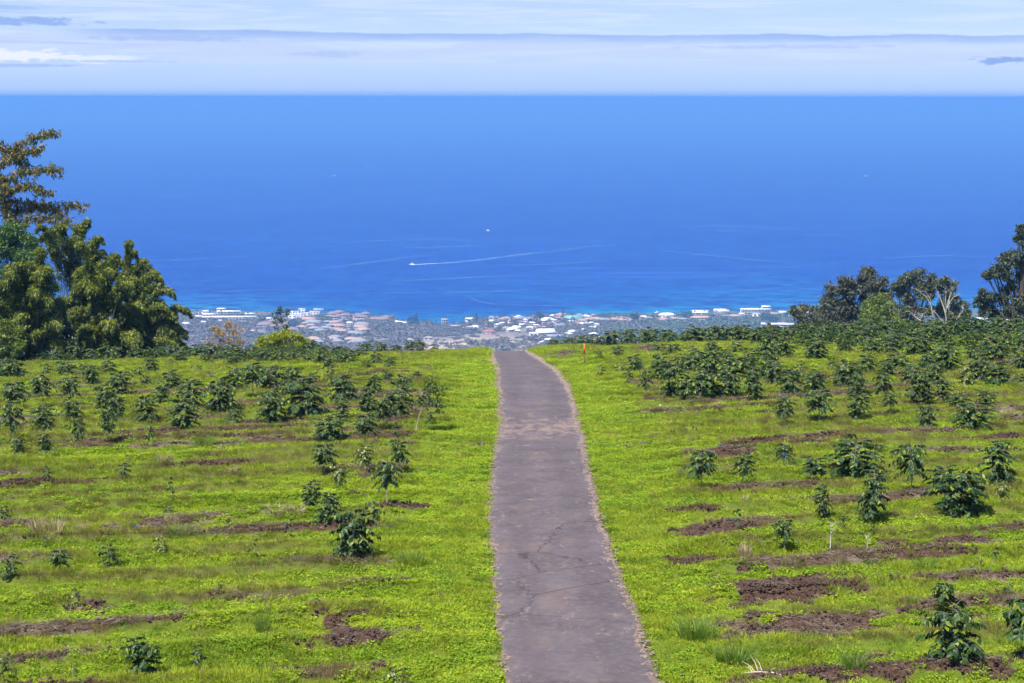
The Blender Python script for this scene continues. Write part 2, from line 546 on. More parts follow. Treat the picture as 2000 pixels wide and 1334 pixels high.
def build_ground():
    xs = np.concatenate([-np.geomspace(1900, 50, 60), np.arange(-48, 48.01, 0.24), np.geomspace(50, 1900, 60)])
    ys = np.concatenate([np.arange(-60, 32, 4.0), np.arange(32, 152, 0.24), np.geomspace(153, 2200, 60), np.arange(2220, 3480, 14.0)])
    X, Y = np.meshgrid(xs, ys)
    x, y = X.ravel(), Y.ravel()
    z = height(x, y)
    nearm = (y < 153) & (np.abs(x) < 49) & (y > 31)
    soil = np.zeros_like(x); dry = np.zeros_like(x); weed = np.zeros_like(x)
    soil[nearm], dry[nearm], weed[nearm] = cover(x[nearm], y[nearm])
    clod = fbm(x[nearm] * 3.1, y[nearm] * 3.1, 71, 3) - 0.5
    z[nearm] += soil[nearm] * (clod * 0.22 - 0.02)
    ny, nx = X.shape
    i = np.arange(ny * nx).reshape(ny, nx)
    F = np.stack([i[:-1, :-1].ravel(), i[:-1, 1:].ravel(), i[1:, 1:].ravel(), i[1:, :-1].ravel()], 1)
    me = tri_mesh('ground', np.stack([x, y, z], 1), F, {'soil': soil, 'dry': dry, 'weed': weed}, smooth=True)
    m, t, b = new_mat('field_and_coastal_land')
    P = t.pos()
    px, py, pz = t.sep(P)
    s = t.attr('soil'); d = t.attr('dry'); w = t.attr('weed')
    fine = t.noise(P, 9.0, 5, 0.7); mid = t.noise(P, 1.1, 4, 0.6); big = t.noise(P, 0.16, 3, 0.55)
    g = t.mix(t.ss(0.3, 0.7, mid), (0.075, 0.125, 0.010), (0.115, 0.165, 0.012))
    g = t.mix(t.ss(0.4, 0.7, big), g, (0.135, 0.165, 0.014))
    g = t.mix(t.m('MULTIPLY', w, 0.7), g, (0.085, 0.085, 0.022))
    so = t.mix(t.ss(0.35, 0.7, fine), (0.034, 0.019, 0.013), (0.105, 0.062, 0.043))
    mu = t.mix(t.ss(0.35, 0.65, fine), (0.075, 0.050, 0.038), (0.19, 0.145, 0.115))
    so = t.mix(t.m('MULTIPLY', d, t.ss(0.4, 0.6, mid)), so, mu)
    c = t.mix(t.ss(0.30, 0.55, t.m('ADD', s, t.m('MULTIPLY', t.m('SUBTRACT', fine, 0.5), 0.3))), g, so)
    # coastal plain: dry scrub, straw-coloured clearings, greener thicket to the right
    a1 = t.noise(P, 0.010, 4, 0.6); a2 = t.noise(P, 0.05, 4, 0.65)
    land = t.mix(t.ss(0.35, 0.65, a2), (0.17, 0.15, 0.125), (0.27, 0.24, 0.185))
    green = t.mix(t.ss(0.35, 0.65, a2), (0.10, 0.135, 0.07), (0.18, 0.21, 0.115))
    side = t.ss(60.0, 260.0, t.m('ADD', px, t.m('MULTIPLY', t.m('SUBTRACT', a1, 0.5), 240.0)))
    land = t.mix(side, land, green)
    straw = t.m('MULTIPLY', t.ss(0.32, 0.46, a2),
                t.m('MULTIPLY', t.m('SUBTRACT', 1.0, t.ss(2620.0, 2850.0, t.m('ADD', py, t.m('MULTIPLY', a1, 80.0)))),
                    t.m('MULTIPLY', t.ss(-190.0, -100.0, px), t.m('SUBTRACT', 1.0, t.ss(25.0, 60.0, px)))))
    land = t.mix(straw, land, (0.52, 0.40, 0.27))
    c = t.mix(t.ss(500.0, 900.0, py), c, land)
    beach = t.m('SUBTRACT', 1.0, t.ss(SEA + 1.2, SEA + 3.4, pz))
    c = t.mix(t.m('MULTIPLY', beach, 0.8), c, (0.10, 0.085, 0.07))
    t.l.new(c, b.inputs['Base Color'])
    b.inputs['Roughness'].default_value = 0.95
    b.inputs['Specular IOR Level'].default_value = 0.15
    bp = t.node('ShaderNodeBump')
    bp.inputs['Strength'].default_value = 0.55
    bp.inputs['Distance'].default_value = 0.06
    t.l.new(t.noise(P, 14.0, 4, 0.7), bp.inputs['Height'])
    t.l.new(bp.outputs[0], b.inputs['Normal'])
    me.materials.append(m)
    o = bpy.data.objects.new('ground', me)
    link(o)
    tag(o, 'green sloping coffee field with bare soil strips running down to the coastal plain', 'ground', kind='structure')


build_ground()


def build_road():
    ys = np.concatenate([np.arange(20, 36, 1.0), np.arange(36, 155, 0.14)])
    n = 30
    rows = []; ed = []; zz = []
    jl = 0.10 * (fbm(ys * 1.3, ys * 0, 5, 4) - 0.5) * 2 + 0.08 * (vnoise(ys * 0.3, ys * 0, 9) - 0.5)
    jr = 0.16 * (fbm(ys * 1.3, ys * 0, 15, 4) - 0.5) * 2 + 0.16 * (vnoise(ys * 0.3, ys * 0, 19) - 0.5)
    L = np.interp(ys, ROAD_Y, ROAD_L) + jl; R = np.interp(ys, ROAD_Y, ROAD_R) + jr
    f = np.linspace(0, 1, n)
    X = L[:, None] * (1 - f) + R[:, None] * f
    Y = np.repeat(ys[:, None], n, 1)
    wd = (R - L)[:, None]
    e = np.minimum(f[None, :], 1 - f[None, :]) * wd
    Z = base_height(X, Y) + 0.03 + 0.05 * (1 - (2 * f[None, :] - 1) ** 2)
    Z = Z - 0.05 * (1 - sstep(0.0, 0.09, e))
    ny = len(ys)
    i = np.arange(ny * n).reshape(ny, n)
    F = np.stack([i[:-1, :-1].ravel(), i[:-1, 1:].ravel(), i[1:, 1:].ravel(), i[1:, :-1].ravel()], 1)
    # attribute: metres from the nearer edge; on the right edge the gravel is broader
    me = tri_mesh('driveway', np.stack([X.ravel(), Y.ravel(), Z.ravel()], 1), F,
                  {'edge': e.ravel(), 'right': np.repeat(f[None, :], ny, 0).ravel()}, smooth=True)
    m, t, b = new_mat('worn_asphalt')
    P = t.pos()
    px, py, pz = t.sep(P)
    fine = t.noise(P, 60.0, 3, 0.7); med = t.noise(P, 5.0, 4, 0.65); big = t.noise(P, 0.55, 4, 0.6)
    c = t.mix(t.ss(0.3, 0.7, big), (0.070, 0.056, 0.062), (0.108, 0.090, 0.098))
    c = t.mix(t.m('MULTIPLY', t.ss(0.42, 0.68, med), 0.75), c, (0.123, 0.103, 0.110))
    c = t.mix(t.ss(0.55, 0.8, fine), c, (0.172, 0.148, 0.148))
    c = t.mix(t.m('MULTIPLY', t.ss(0.6, 0.75, t.noise(P, 25.0, 2)), 0.6), c, (0.041, 0.034, 0.038))
    # wheel lines a little darker, tan dust between them
    rx = t.attr('right')
    wl = t.m('ADD', t.ss(0.16, 0.02, t.m('ABSOLUTE', t.m('SUBTRACT', rx, 0.24))), t.ss(0.16, 0.02, t.m('ABSOLUTE', t.m('SUBTRACT', rx, 0.74))))
    c = t.mix(t.m('MULTIPLY', wl, 0.22), c, (0.053, 0.043, 0.049))
    dv = t.comb(t.m('MULTIPLY', px, 1.0), t.m('MULTIPLY', py, 0.62), 0.0)
    dust = t.noise(dv, 1.6, 7, 0.80, 0.2)
    dust = t.m('ADD', dust, t.m('MULTIPLY', t.ss(0.5, 0.0, t.m('ABSOLUTE', t.m('SUBTRACT', t.m('MULTIPLY', py, 0.1), 7.3))), 0.13))
    c = t.mix(t.m('MULTIPLY', t.ss(0.545, 0.70, dust), 0.72), c, (0.246, 0.176, 0.143))
    c = t.mix(t.m('MULTIPLY', t.ss(0.54, 0.66, t.noise(dv, 0.5, 3, 0.6)), 0.35), c, (0.164, 0.119, 0.098))
    # crumbling, gravelly edges
    e = t.attr('edge')
    en = t.m('ADD', e, t.m('MULTIPLY', t.m('SUBTRACT', t.noise(P, 2.3, 5, 0.75), 0.5), 0.75))
    ewide = t.m('ADD', 0.02, t.m('MULTIPLY', t.ss(0.4, 0.8, rx), 0.12))
    crumb = t.m('SUBTRACT', 1.0, t.ss(0.0, 0.10, t.m('SUBTRACT', en, ewide)))
    c = t.mix(t.m('MULTIPLY', crumb, 0.8), c, t.mix(fine, (0.098, 0.070, 0.057), (0.262, 0.193, 0.156)))
    # cracks running mostly across
    vo = t.node('ShaderNodeTexVoronoi', feature='DISTANCE_TO_EDGE')
    wob = t.noise(P, 3.0, 3)
    t.l.new(t.comb(t.m('ADD', t.m('MULTIPLY', px, 0.13), t.m('MULTIPLY', wob, 0.1)), t.m('ADD', t.m('MULTIPLY', py, 0.25), t.m('MULTIPLY', wob, 0.09)), 0.0), vo.inputs['Vector'])
    vo.inputs['Scale'].default_value = 1.0
    crack = t.m('SUBTRACT', 1.0, t.ss(0.0015, 0.0055, vo.outputs['Distance']))
    c = t.mix(t.m('MULTIPLY', crack, 0.6), c, (0.025, 0.014, 0.013))
    t.l.new(c, b.inputs['Base Color'])
    b.inputs['Roughness'].default_value = 0.85
    b.inputs['Specular IOR Level'].default_value = 0.35
    bp = t.node('ShaderNodeBump')
    bp.inputs['Strength'].default_value = 0.4
    bp.inputs['Distance'].default_value = 0.02
    t.l.new(t.m('SUBTRACT', t.m('ADD', fine, med), t.m('MULTIPLY', crack, 0.3)), bp.inputs['Height'])
    t.l.new(bp.outputs[0], b.inputs['Normal'])
    me.materials.append(m)
    o = bpy.data.objects.new('driveway', me)
    link(o)
    tag(o, 'worn purple-grey asphalt driveway running straight downhill over the brow', 'driveway', kind='structure')


build_road()


def build_sea():
    xs = np.concatenate([-np.geomspace(60000, 1500, 24), np.linspace(-1400, 1400, 15), np.geomspace(1500, 60000, 24)])
    ys = np.concatenate([np.linspace(2700, 5000, 24), np.geomspace(5200, 60000, 40)])
    X, Y = np.meshgrid(xs, ys)
    ny, nx = X.shape
    i = np.arange(ny * nx).reshape(ny, nx)
    F = np.stack([i[:-1, :-1].ravel(), i[:-1, 1:].ravel(), i[1:, 1:].ravel(), i[1:, :-1].ravel()], 1)
    yc = np.interp(X.ravel(), COAST_X, COAST_Y)
    me = tri_mesh('sea', np.stack([X.ravel(), Y.ravel(), np.full(X.size, SEA)], 1), F, {'off': Y.ravel() - yc}, smooth=True)
    m, t, b = new_mat('ocean_water')
    P = t.pos()
    off = t.attr('off')
    n1 = t.noise(t.vscale(P, (0.6, 1.0, 1.0)), 0.0011, 4, 0.6, 0.8)
    n2 = t.noise(t.vscale(P, (0.35, 1.0, 1.0)), 0.006, 5, 0.65, 1.2)
    n3 = t.noise(t.vscale(P, (0.5, 1.0, 1.0)), 0.045, 3, 0.6)
    c = t.mix(t.ss(0.0, 900.0, off), (0.002, 0.135, 0.34), (0.001, 0.048, 0.29))
    c = t.mix(t.ss(0.0, 330.0, off), (0.02, 0.25, 0.36), c)
    c = t.mix(t.ss(900.0, 9000.0, off), c, (0.001, 0.034, 0.29))
    c = t.mix(t.m('MULTIPLY', t.ss(0.35, 0.62, n1), 0.8), c, (0.001, 0.031, 0.25))
    c = t.mix(t.m('MULTIPLY', t.ss(0.40, 0.62, n3), 0.9), c, (0.001, 0.020, 0.18))
    lanes = t.m('MULTIPLY', t.ss(0.54, 0.70, n2), t.m('SUBTRACT', 1.0, t.ss(4000.0, 9000.0, off)))
    c = t.mix(t.m('MULTIPLY', lanes, 0.55), c, (0.03, 0.11, 0.38))
    t.l.new(c, b.inputs['Base Color'])
    t.l.new(t.m('ADD', 0.42, t.m('MULTIPLY', n1, 0.12)), b.inputs['Roughness'])
    b.inputs['IOR'].default_value = 1.33
    b.inputs['Specular IOR Level'].default_value = 0.04
    me.materials.append(m)
    o = bpy.data.objects.new('sea', me)
    link(o)
    tag(o, 'wide deep blue ocean stretching from the town to the horizon', 'sea', kind='structure')


build_sea()


def build_haze():
    mb = MB()
    mb.box((0, 31500, (SEA - 8 + CAM_Z + 7) / 2), (126000, 64000, CAM_Z + 7 - (SEA - 8)))
    m = bpy.data.materials.new('sea_air')
    m.use_nodes = True
    nt = m.node_tree
    nt.nodes.remove(nt.nodes['Principled BSDF'])
    v = nt.nodes.new('ShaderNodeVolumePrincipled')
    v.inputs['Color'].default_value = (0.18, 0.455, 1.0, 1)
    v.inputs['Density'].default_value = HAZE
    v.inputs['Anisotropy'].default_value = 0.0
    nt.links.new(v.outputs[0], nt.nodes['Material Output'].inputs['Volume'])
    o = mb.build('haze', m)
    tag(o, 'pale blue sea air that veils the town and far ocean', 'haze', kind='stuff')


HAZE = 1.35e-4
build_haze()
# ================================================================== THE TOWN ON THE COAST
WALL = {k: plain_mat('wall_' + k, c, 0.8, 0.06, 0.15) for k, c in
        dict(white=(0.80, 0.79, 0.76), cream=(0.70, 0.64, 0.54), pink=(0.62, 0.44, 0.40), grey=(0.40, 0.40, 0.42), orange=(0.62, 0.42, 0.24)).items()}
ROOF = {k: plain_mat('roof_' + k, c, 0.8, 0.15, 0.25) for k, c in
        dict(white=(0.80, 0.80, 0.79), orange=(0.44, 0.30, 0.225), brown=(0.25, 0.18, 0.165), grey=(0.27, 0.28, 0.30), red=(0.40, 0.15, 0.12),
             tan=(0.40, 0.29, 0.22), blue=(0.08, 0.11, 0.20), teal=(0.22, 0.42, 0.38), dark=(0.10, 0.09, 0.10)).items()}
GLASS = plain_mat('dark_window_glass', (0.035, 0.05, 0.07), 0.15, 0.1, 0.3, 0.8)
ROOF_WORD = dict(white='white', orange='orange', brown='brown', grey='grey', red='red', tan='tan', blue='navy', teal='teal', dark='dark')
houses = []


def roof_shape(mb, w, d, z, rise, style, over=0.8):
    hw, hd = w / 2 + over, d / 2 + over
    if style == 'flat':
        mb.box((0, 0, z + 0.3), (w + 0.7, d + 0.7, 0.6))
        return
    rid = 0.0 if style == 'pyramid' else (hw if style == 'gable' else max(hw - hd, hw * 0.25))
    P = [(-hw, -hd, z), (hw, -hd, z), (hw, hd, z), (-hw, hd, z), (-rid, 0, z + rise), (rid, 0, z + rise),
         (-hw, -hd, z - 0.35), (hw, -hd, z - 0.35), (hw, hd, z - 0.35), (-hw, hd, z - 0.35)]
    F = [(0, 1, 5), (0, 5, 4), (2, 3, 4), (2, 4, 5), (1, 2, 5), (3, 0, 4),
         (6, 7, 1), (6, 1, 0), (7, 8, 2), (7, 2, 1), (8, 9, 3), (8, 3, 2), (9, 6, 0), (9, 0, 3), (6, 8, 7), (6, 9, 8)]
    mb.add(P, F)


def house(u, v, w, d, h, wall, roof, style='hip', rz=0.0, zone='town', special=None, name='house', cat='house'):
    """u, v: foot of the front wall in the photograph; w, d, h in metres"""
    w *= 0.88; d *= 0.85
    p = hit(u, v, False)
    p.y += d * 0.5
    p.z = float(height(p.x, p.y - d * 0.5)) - 0.5
    o = empty(name, p, rz=rz)
    mb = MB(); mb.box((0, 0, h / 2 - 1.0), (w, d, h + 2.0)); wl = mb.build('wall', WALL[wall], o)
    mb = MB(); roof_shape(mb, w, d, h, d * 0.26 if style != 'flat' else 0.6, style); mb.build('roof', ROOF[roof], o)
    nw = max(2, int(w / 5.5))
    storeys = max(1, int(round(h / 3.3)))
    for s in range(storeys):
        for i in range(nw):
            mb = MB()
            mb.box(((i + 0.5) / nw * w - w / 2, -d / 2 - 0.06, (s + 0.55) * h / storeys), (w / nw * 0.55, 0.18, h / storeys * 0.45))
            mb.build('window', GLASS, o)
    houses.append([o, zone, roof, u, v, special, cat, style])
    return o


def slab_block(u, v, w, d, storeys, wall='white', label='', rz=0.0, roofcol='white', name='hotel_block', cat='hotel', setback=0.0, lift=0.0):
    """apartment or hotel slab with open balcony decks"""
    p = hit(u, v, False); p.y += d / 2; p.z = float(height(p.x, p.y - d / 2)) - 0.5 + lift
    o = empty(name, p, label, cat, rz=rz)
    sh = 3.2; H = storeys * sh
    mb = MB(); mb.box((0, 0.6, H / 2 - 1), (w, d - 1.2, H + 2)); mb.build('wall', WALL[wall], o)
    for s in range(storeys):
        mb = MB(); mb.box((0, -d / 2 - 0.35, s * sh + sh - 0.2), (w + 0.6, 1.9, 0.75)); mb.build('balcony', WALL[wall], o)
        n = max(3, int(w / 6))
        for i in range(n):
            mb = MB(); mb.box(((i + 0.5) / n * w - w / 2, -d / 2 + 0.02, s * sh + 1.3), (w / n * 0.74, 0.1, 1.9)); mb.build('window', GLASS, o)
    mb = MB(); mb.box((0, 0.3, H + 0.35), (w + 0.9, d + 0.5, 0.7)); mb.build('roof', ROOF[roofcol], o)
    return o


# ---- white terraced hotel at the far left
slab_block(447, 626, 100, 14, 2, label='long white terraced hotel wing behind the bamboo, nearest the field', rz=0.03)
slab_block(408, 624, 24, 12, 3, label='short white hotel wing at the left end of the terraced hotel', rz=0.2)
slab_block(447, 618, 44, 14, 3, label='upper white hotel block with stepped roofs above the long wing', rz=-0.04)
slab_block(432, 616, 16, 10, 4, label='narrow white hotel tower beside the upper stepped block', rz=0.0)
slab_block(487, 623, 16, 12, 3, label='white end pavilion at the right end of the terraced hotel', rz=0.1)
# ---- hotel on the right shore
slab_block(1477, 616, 58, 14, 4, label='white hotel slab with balcony decks on the right shore', rz=-0.03)
slab_block(1497, 614, 16, 15, 5, label='taller white stair tower at the right end of shore hotel')
# ---- apartment rows behind the right hand trees
slab_block(1520, 643, 56, 13, 3, 'white', 'white apartment row just above the coffee trees at right', rz=-0.12)
slab_block(1500, 655, 10, 24, 3, 'grey', 'pale grey apartment end wall above the coffee trees at right', rz=0.15)
slab_block(1530, 653, 40, 12, 2, 'white', 'low white apartment row touching the coffee tree tops', rz=-0.1)
# ---- shopfront on the bay
slab_block(869, 637, 12, 10, 4, 'cream', 'cream four-storey block standing alone on the small bay', roofcol='tan')
slab_block(893, 639, 24, 8, 1, 'white', 'low white sea wall building on the small bay', roofcol='grey')
# ---- tall white stair-gabled building among the orange roofs
slab_block(683, 645, 9, 14, 4, 'white', 'tall white gabled apartment house among the grey and orange roofs')

H = house
# left villas
for u, v, w, h in ((585, 623, 20, 9), (578, 617, 26, 8), (600, 619, 16, 7), (613, 618, 26, 9), (622, 612, 22, 8), (572, 625, 18, 8), (590, 613, 14, 9)):
    H(u, v, w, 11, h, 'white', 'white', 'flat', random.uniform(-.3, .3), 'white villa terraces left of centre')
H(538, 623, 54, 14, 6, 'grey', 'blue', 'hip', 0, 'shore left of centre', 'long navy-roofed hall on the shore by the thin tree')
for u, v, w, d in ((518, 640, 34, 22), (540, 643, 26, 20), (565, 640, 30, 26), (534, 633, 22, 16), (557, 631, 24, 22)):
    H(u, v, w, d, 5, 'grey', 'brown', 'hip', random.uniform(-.4, .4), 'big brown roofs behind the yellow-green shrub')
for u, v, w, d in ((650, 620, 26, 18), (662, 617, 22, 18), (675, 623, 26, 18), (697, 623, 24, 18), (707, 626, 26, 16), (714, 620, 20, 16), (655, 626, 22, 14)):
    H(u, v, w, d, 7, random.choice(['grey', 'cream']), 'brown', 'hip', random.uniform(-.4, .4), 'brown-roofed shore condominiums left of centre')
for u, v, w in ((735, 629, 30), (755, 626, 20), (748, 630, 26)):
    H(u, v, w, 16, 6, 'grey', 'brown', 'hip', random.uniform(-.15, .15), 'long brown shore roofs ending at the bay')
# hillside neighbourhood, orange and grey roofs
for u, v, w, r in ((603, 628, 28, 'orange'), (590, 643, 18, 'orange'), (612, 634, 30, 'grey'), (607, 640, 18, 'tan'), (613, 646, 22, 'grey'), (636, 633, 20, 'grey'),
                   (655, 634, 22, 'orange'), (661, 641, 24, 'orange'), (637, 645, 22, 'grey'), (645, 640, 18, 'grey'), (656, 649, 24, 'orange'), (669, 651, 20, 'orange'),
                   (671, 631, 24, 'grey'), (697, 629, 18, 'orange'), (704, 637, 24, 'grey'), (705, 643, 26, 'tan'), (708, 649, 28, 'orange'), (692, 655, 22, 'grey'),
                   (702, 656, 16, 'grey'), (714, 637, 14, 'grey'), (626, 650, 20, 'grey'), (596, 636, 14, 'tan'), (571, 648, 22, 'brown')):
    H(u, v, w, w * .62, 4.2, random.choice(['white', 'cream', 'white', 'pink']), r, random.choice(['hip', 'hip', 'gable']), random.uniform(-.5, .5), 'hillside houses left of centre')
for u, v, w, r in ((612, 667, 26, 'orange'), (622, 672, 18, 'grey'), (648, 668, 26, 'orange'), (660, 671, 18, 'grey'), (654, 663, 22, 'grey'), (686, 667, 22, 'orange'),
                   (698, 668, 22, 'tan'), (706, 671, 18, 'grey'), (690, 673, 18, 'grey'), (800, 668, 16, 'tan'), (838, 664, 16, 'tan')):
    H(u, v, w, w * .6, 3.8, random.choice(['white', 'cream']), r, 'hip', random.uniform(-.3, .3), 'low row of houses just above the coffee trees')
for u, v in ((783, 632), (790, 633), (776, 631)):
    H(u, v, 8, 7, 3, 'white', 'white', 'gable', 0, 'white beach cottages beside the dark round tree')
# small houses further left
for u, v, w in ((370, 616, 14), (388, 622, 12), (393, 616, 10), (402, 612, 12), (363, 636, 12), (398, 633, 8), (430, 630, 6), (495, 650, 6), (527, 626, 12)):
    H(u, v, w, w * .7, 4, 'white', 'white', 'gable', random.uniform(-.4, .4), 'scattered white cottages beside the bamboo')
# centre cluster among palms
ctr = [(917, 630, 16, 'white'), (965, 627, 18, 'grey'), (960, 631, 14, 'white'), (981, 627, 16, 'tan'), (990, 625, 18, 'orange'), (1005, 621, 10, 'tan'), (1013, 622, 16, 'white'),
       (1016, 629, 26, 'grey'), (1030, 627, 24, 'grey'), (1042, 625, 16, 'grey'), (1045, 621, 10, 'red'), (997, 633, 9, 'orange'), (982, 634, 8, 'white'), (1019, 636, 9, 'red'),
       (1023, 637, 10, 'red'), (1027, 631, 9, 'white'), (916, 645, 18, 'white'), (928, 645, 14, 'white'), (932, 643, 10, 'red'), (949, 638, 9, 'red'), (980, 638, 9, 'white'),
       (990, 645, 16, 'tan'), (997, 648, 14, 'white'), (1003, 646, 16, 'white'), (1010, 643, 14, 'white'), (1020, 641, 10, 'white'), (1036, 643, 12, 'white'), (1030, 645, 8, 'orange'),
       (1052, 641, 9, 'orange'), (1047, 642, 8, 'white'), (1063, 642, 10, 'orange'), (1064, 639, 7, 'white'), (1063, 633, 10, 'white'), (1070, 628, 26, 'white'), (1081, 620, 14, 'white'),
       (1084, 632, 9, 'white'), (1090, 640, 14, 'grey'), (1096, 639, 16, 'grey'), (1086, 639, 8, 'orange'), (1098, 623, 30, 'tan'), (1120, 629, 34, 'teal'), (1137, 633, 20, 'tan'),
       (1141, 636, 14, 'white'), (1131, 622, 18, 'grey'), (1146, 621, 16, 'white'), (1160, 622, 12, 'tan'), (1150, 628, 24, 'tan'), (1165, 627, 26, 'tan'), (1157, 643, 12, 'white'),
       (1166, 640, 10, 'white'), (1155, 637, 10, 'white'), (972, 641, 10, 'white'), (1012, 650, 10, 'white'), (1040, 634, 10, 'white')]
for u, v, w, r in ctr:
    H(u, v, w, w * .66, random.choice([4, 4, 7]), random.choice(['white', 'cream', 'white', 'pink']), r, random.choice(['hip', 'gable', 'hip']), random.uniform(-.7, .7), 'palm-shaded houses above the driveway brow')
H(955, 653, 24, 12, 5, 'pink', 'red', 'hip', -.1, 'centre', 'larger red-roofed house below the palm-shaded houses')
H(1066, 656, 32, 24, 6, 'white', 'white', 'gable', .25, 'centre', 'big white gabled hall right of the driveway brow')
H(1050, 655, 30, 12, 4, 'white', 'white', 'flat', .05, 'centre', 'long flat white annex left of the big white hall')
H(1080, 661, 20, 12, 4, 'white', 'grey', 'gable', .1, 'centre', 'grey-roofed shed right below the big white hall')
for u, v, w, r in ((1071, 667, 12, 'white'), (1061, 672, 10, 'white'), (1103, 661, 10, 'white'), (1118, 651, 14, 'white'), (1112, 656, 12, 'white'), (1160, 656, 14, 'white'),
                   (1140, 647, 8, 'white'), (1170, 664, 14, 'white'), (1155, 667, 14, 'white'), (1205, 668, 12, 'white'), (1180, 668, 12, 'grey'), (1095, 660, 10, 'white'), (1158, 659, 12, 'blue')):
    H(u, v, w, w * .7, 3.8, 'white', r, random.choice(['hip', 'gable']), random.uniform(-.6, .6), 'white sheds between the big hall and coffee trees')
# right shore rows
for u, v, w, r in ((1200, 628, 30, 'tan'), (1222, 629, 34, 'orange'), (1243, 628, 28, 'brown'), (1180, 628, 24, 'grey'), (1268, 625, 20, 'grey'), (1298, 628, 22, 'orange'), (1309, 629, 20, 'blue'),
                   (1320, 626, 20, 'tan'), (1335, 627, 20, 'grey'), (1345, 623, 24, 'brown'), (1258, 622, 14, 'white'), (1213, 624, 20, 'brown'), (1288, 626, 14, 'brown'),
                   (1400, 622, 26, 'dark'), (1420, 621, 24, 'brown'), (1437, 621, 26, 'tan'), (1448, 617, 16, 'white')):
    H(u, v, w, w * .5, 4.5, random.choice(['cream', 'white', 'pink']), r, 'hip', random.uniform(-.2, .2), 'row of shore roofs right of centre')
H(1304, 622, 36, 18, 7, 'white', 'white', 'hip', -.02, 'right shore', 'big white-roofed hall near the middle of the right shore')
H(1368, 617, 34, 18, 7, 'white', 'white', 'gable', -.05, 'right shore', 'long white gabled roof left of the shore hotel')
H(1410, 614, 32, 18, 7, 'grey', 'white', 'gable', -.03, 'right shore', 'white-roofed building nearest the shore hotel on its left')
H(1369, 626, 42, 14, 6, 'orange', 'orange', 'hip', .03, 'right shore', 'long bright orange roof on the right shore')
H(1479, 620, 18, 10, 7, 'white', 'white', 'flat', 0, 'right shore', 'small white block directly in front of the shore hotel')
H(1512, 617, 26, 12, 5, 'pink', 'tan', 'hip', 0, 'right shore', 'pinkish house right of the shore hotel')
H(1529, 613, 14, 10, 4, 'white', 'white', 'gable', 0, 'right shore', 'small white gabled house at the far right shore')
H(1528, 636, 24, 12, 4, 'pink', 'tan', 'hip', 0, 'right shore', 'tan-roofed house behind the white apartment row')
for u, v, w in ((1560, 622, 18), (1585, 615, 16), (1570, 645, 14), (1920, 628, 24), (1955, 622, 18), (1975, 630, 20)):
    H(u, v, w, w * .6, 5, 'white', 'white', 'gable', random.uniform(-.3, .3), 'white houses glimpsed between the right-hand gum trees')

_cnt = {}
for rec in sorted(houses, key=lambda r: r[3]):
    o, zone, roof, u, v, special, cat, style = rec
    if special:
        tag(o, special, cat)
        continue
    k = (zone, roof)
    _cnt[k] = _cnt.get(k, 0) + 1
    tag(o, '%s-roofed house, %s from left among the %s' % (ROOF_WORD[roof], ordinal(_cnt[k]), zone), cat, zone)

# ------------------------------------------------------------------ palms and shore trees
PALM_LEAF = leaf_mat('palm_frond', (0.025, 0.052, 0.026), (0.050, 0.085, 0.036), (0.10, 0.14, 0.05), 0.5, 0.15)
BARK = plain_mat('grey_bark', (0.16, 0.13, 0.105), 0.9, 0.35, 8)


def palm_meshes(seed):
    r = np.random.default_rng(seed)
    H = 12.0
    lean = r.uniform(-1.4, 1.4, 2)
    tr = MB()
    s = np.linspace(0, 1, 7)
    pts = np.stack([lean[0] * s ** 2, lean[1] * s ** 2, H * s - 1.0 * (1 - s)], 1)
    tr.tube(pts, 0.28 - 0.12 * s, 5)
    cr = MB()
    top = pts[-1]
    for i in range(17):
        a = i * 2.4 + r.uniform(-.2, .2); up = r.uniform(-.2, 1.0); L = r.uniform(3.0, 3.9)
        t = np.linspace(0, 1, 6)
        hor = L * (t - 0.12 * t * t); ver = up * L * t * 0.7 - 2.3 * t * t
        ax = np.stack([top[0] + hor * math.cos(a), top[1] + hor * math.sin(a), top[2] + ver], 1)
        sd = np.array([-math.sin(a), math.cos(a), 0])
        wd = 0.55 * np.sin(np.clip(t * 1.1 + 0.1, 0, 1) * math.pi) + 0.06
        Lf = ax + sd * wd[:, None] - np.array([0, 0, 1]) * (wd * 0.7)[:, None]
        Rt = ax - sd * wd[:, None] - np.array([0, 0, 1]) * (wd * 0.7)[:, None]
        V = np.concatenate([ax, Lf, Rt]); F = []
        for k in range(5):
            F += [(k, k + 1, 6 + k + 1), (k, 6 + k + 1, 6 + k), (k, 12 + k, 12 + k + 1), (k, 12 + k + 1, k + 1)]
        cr.add(V, F, r.uniform(0, 0.9))
    return tr.mesh('trunk', BARK, True), cr.mesh('crown', PALM_LEAF)


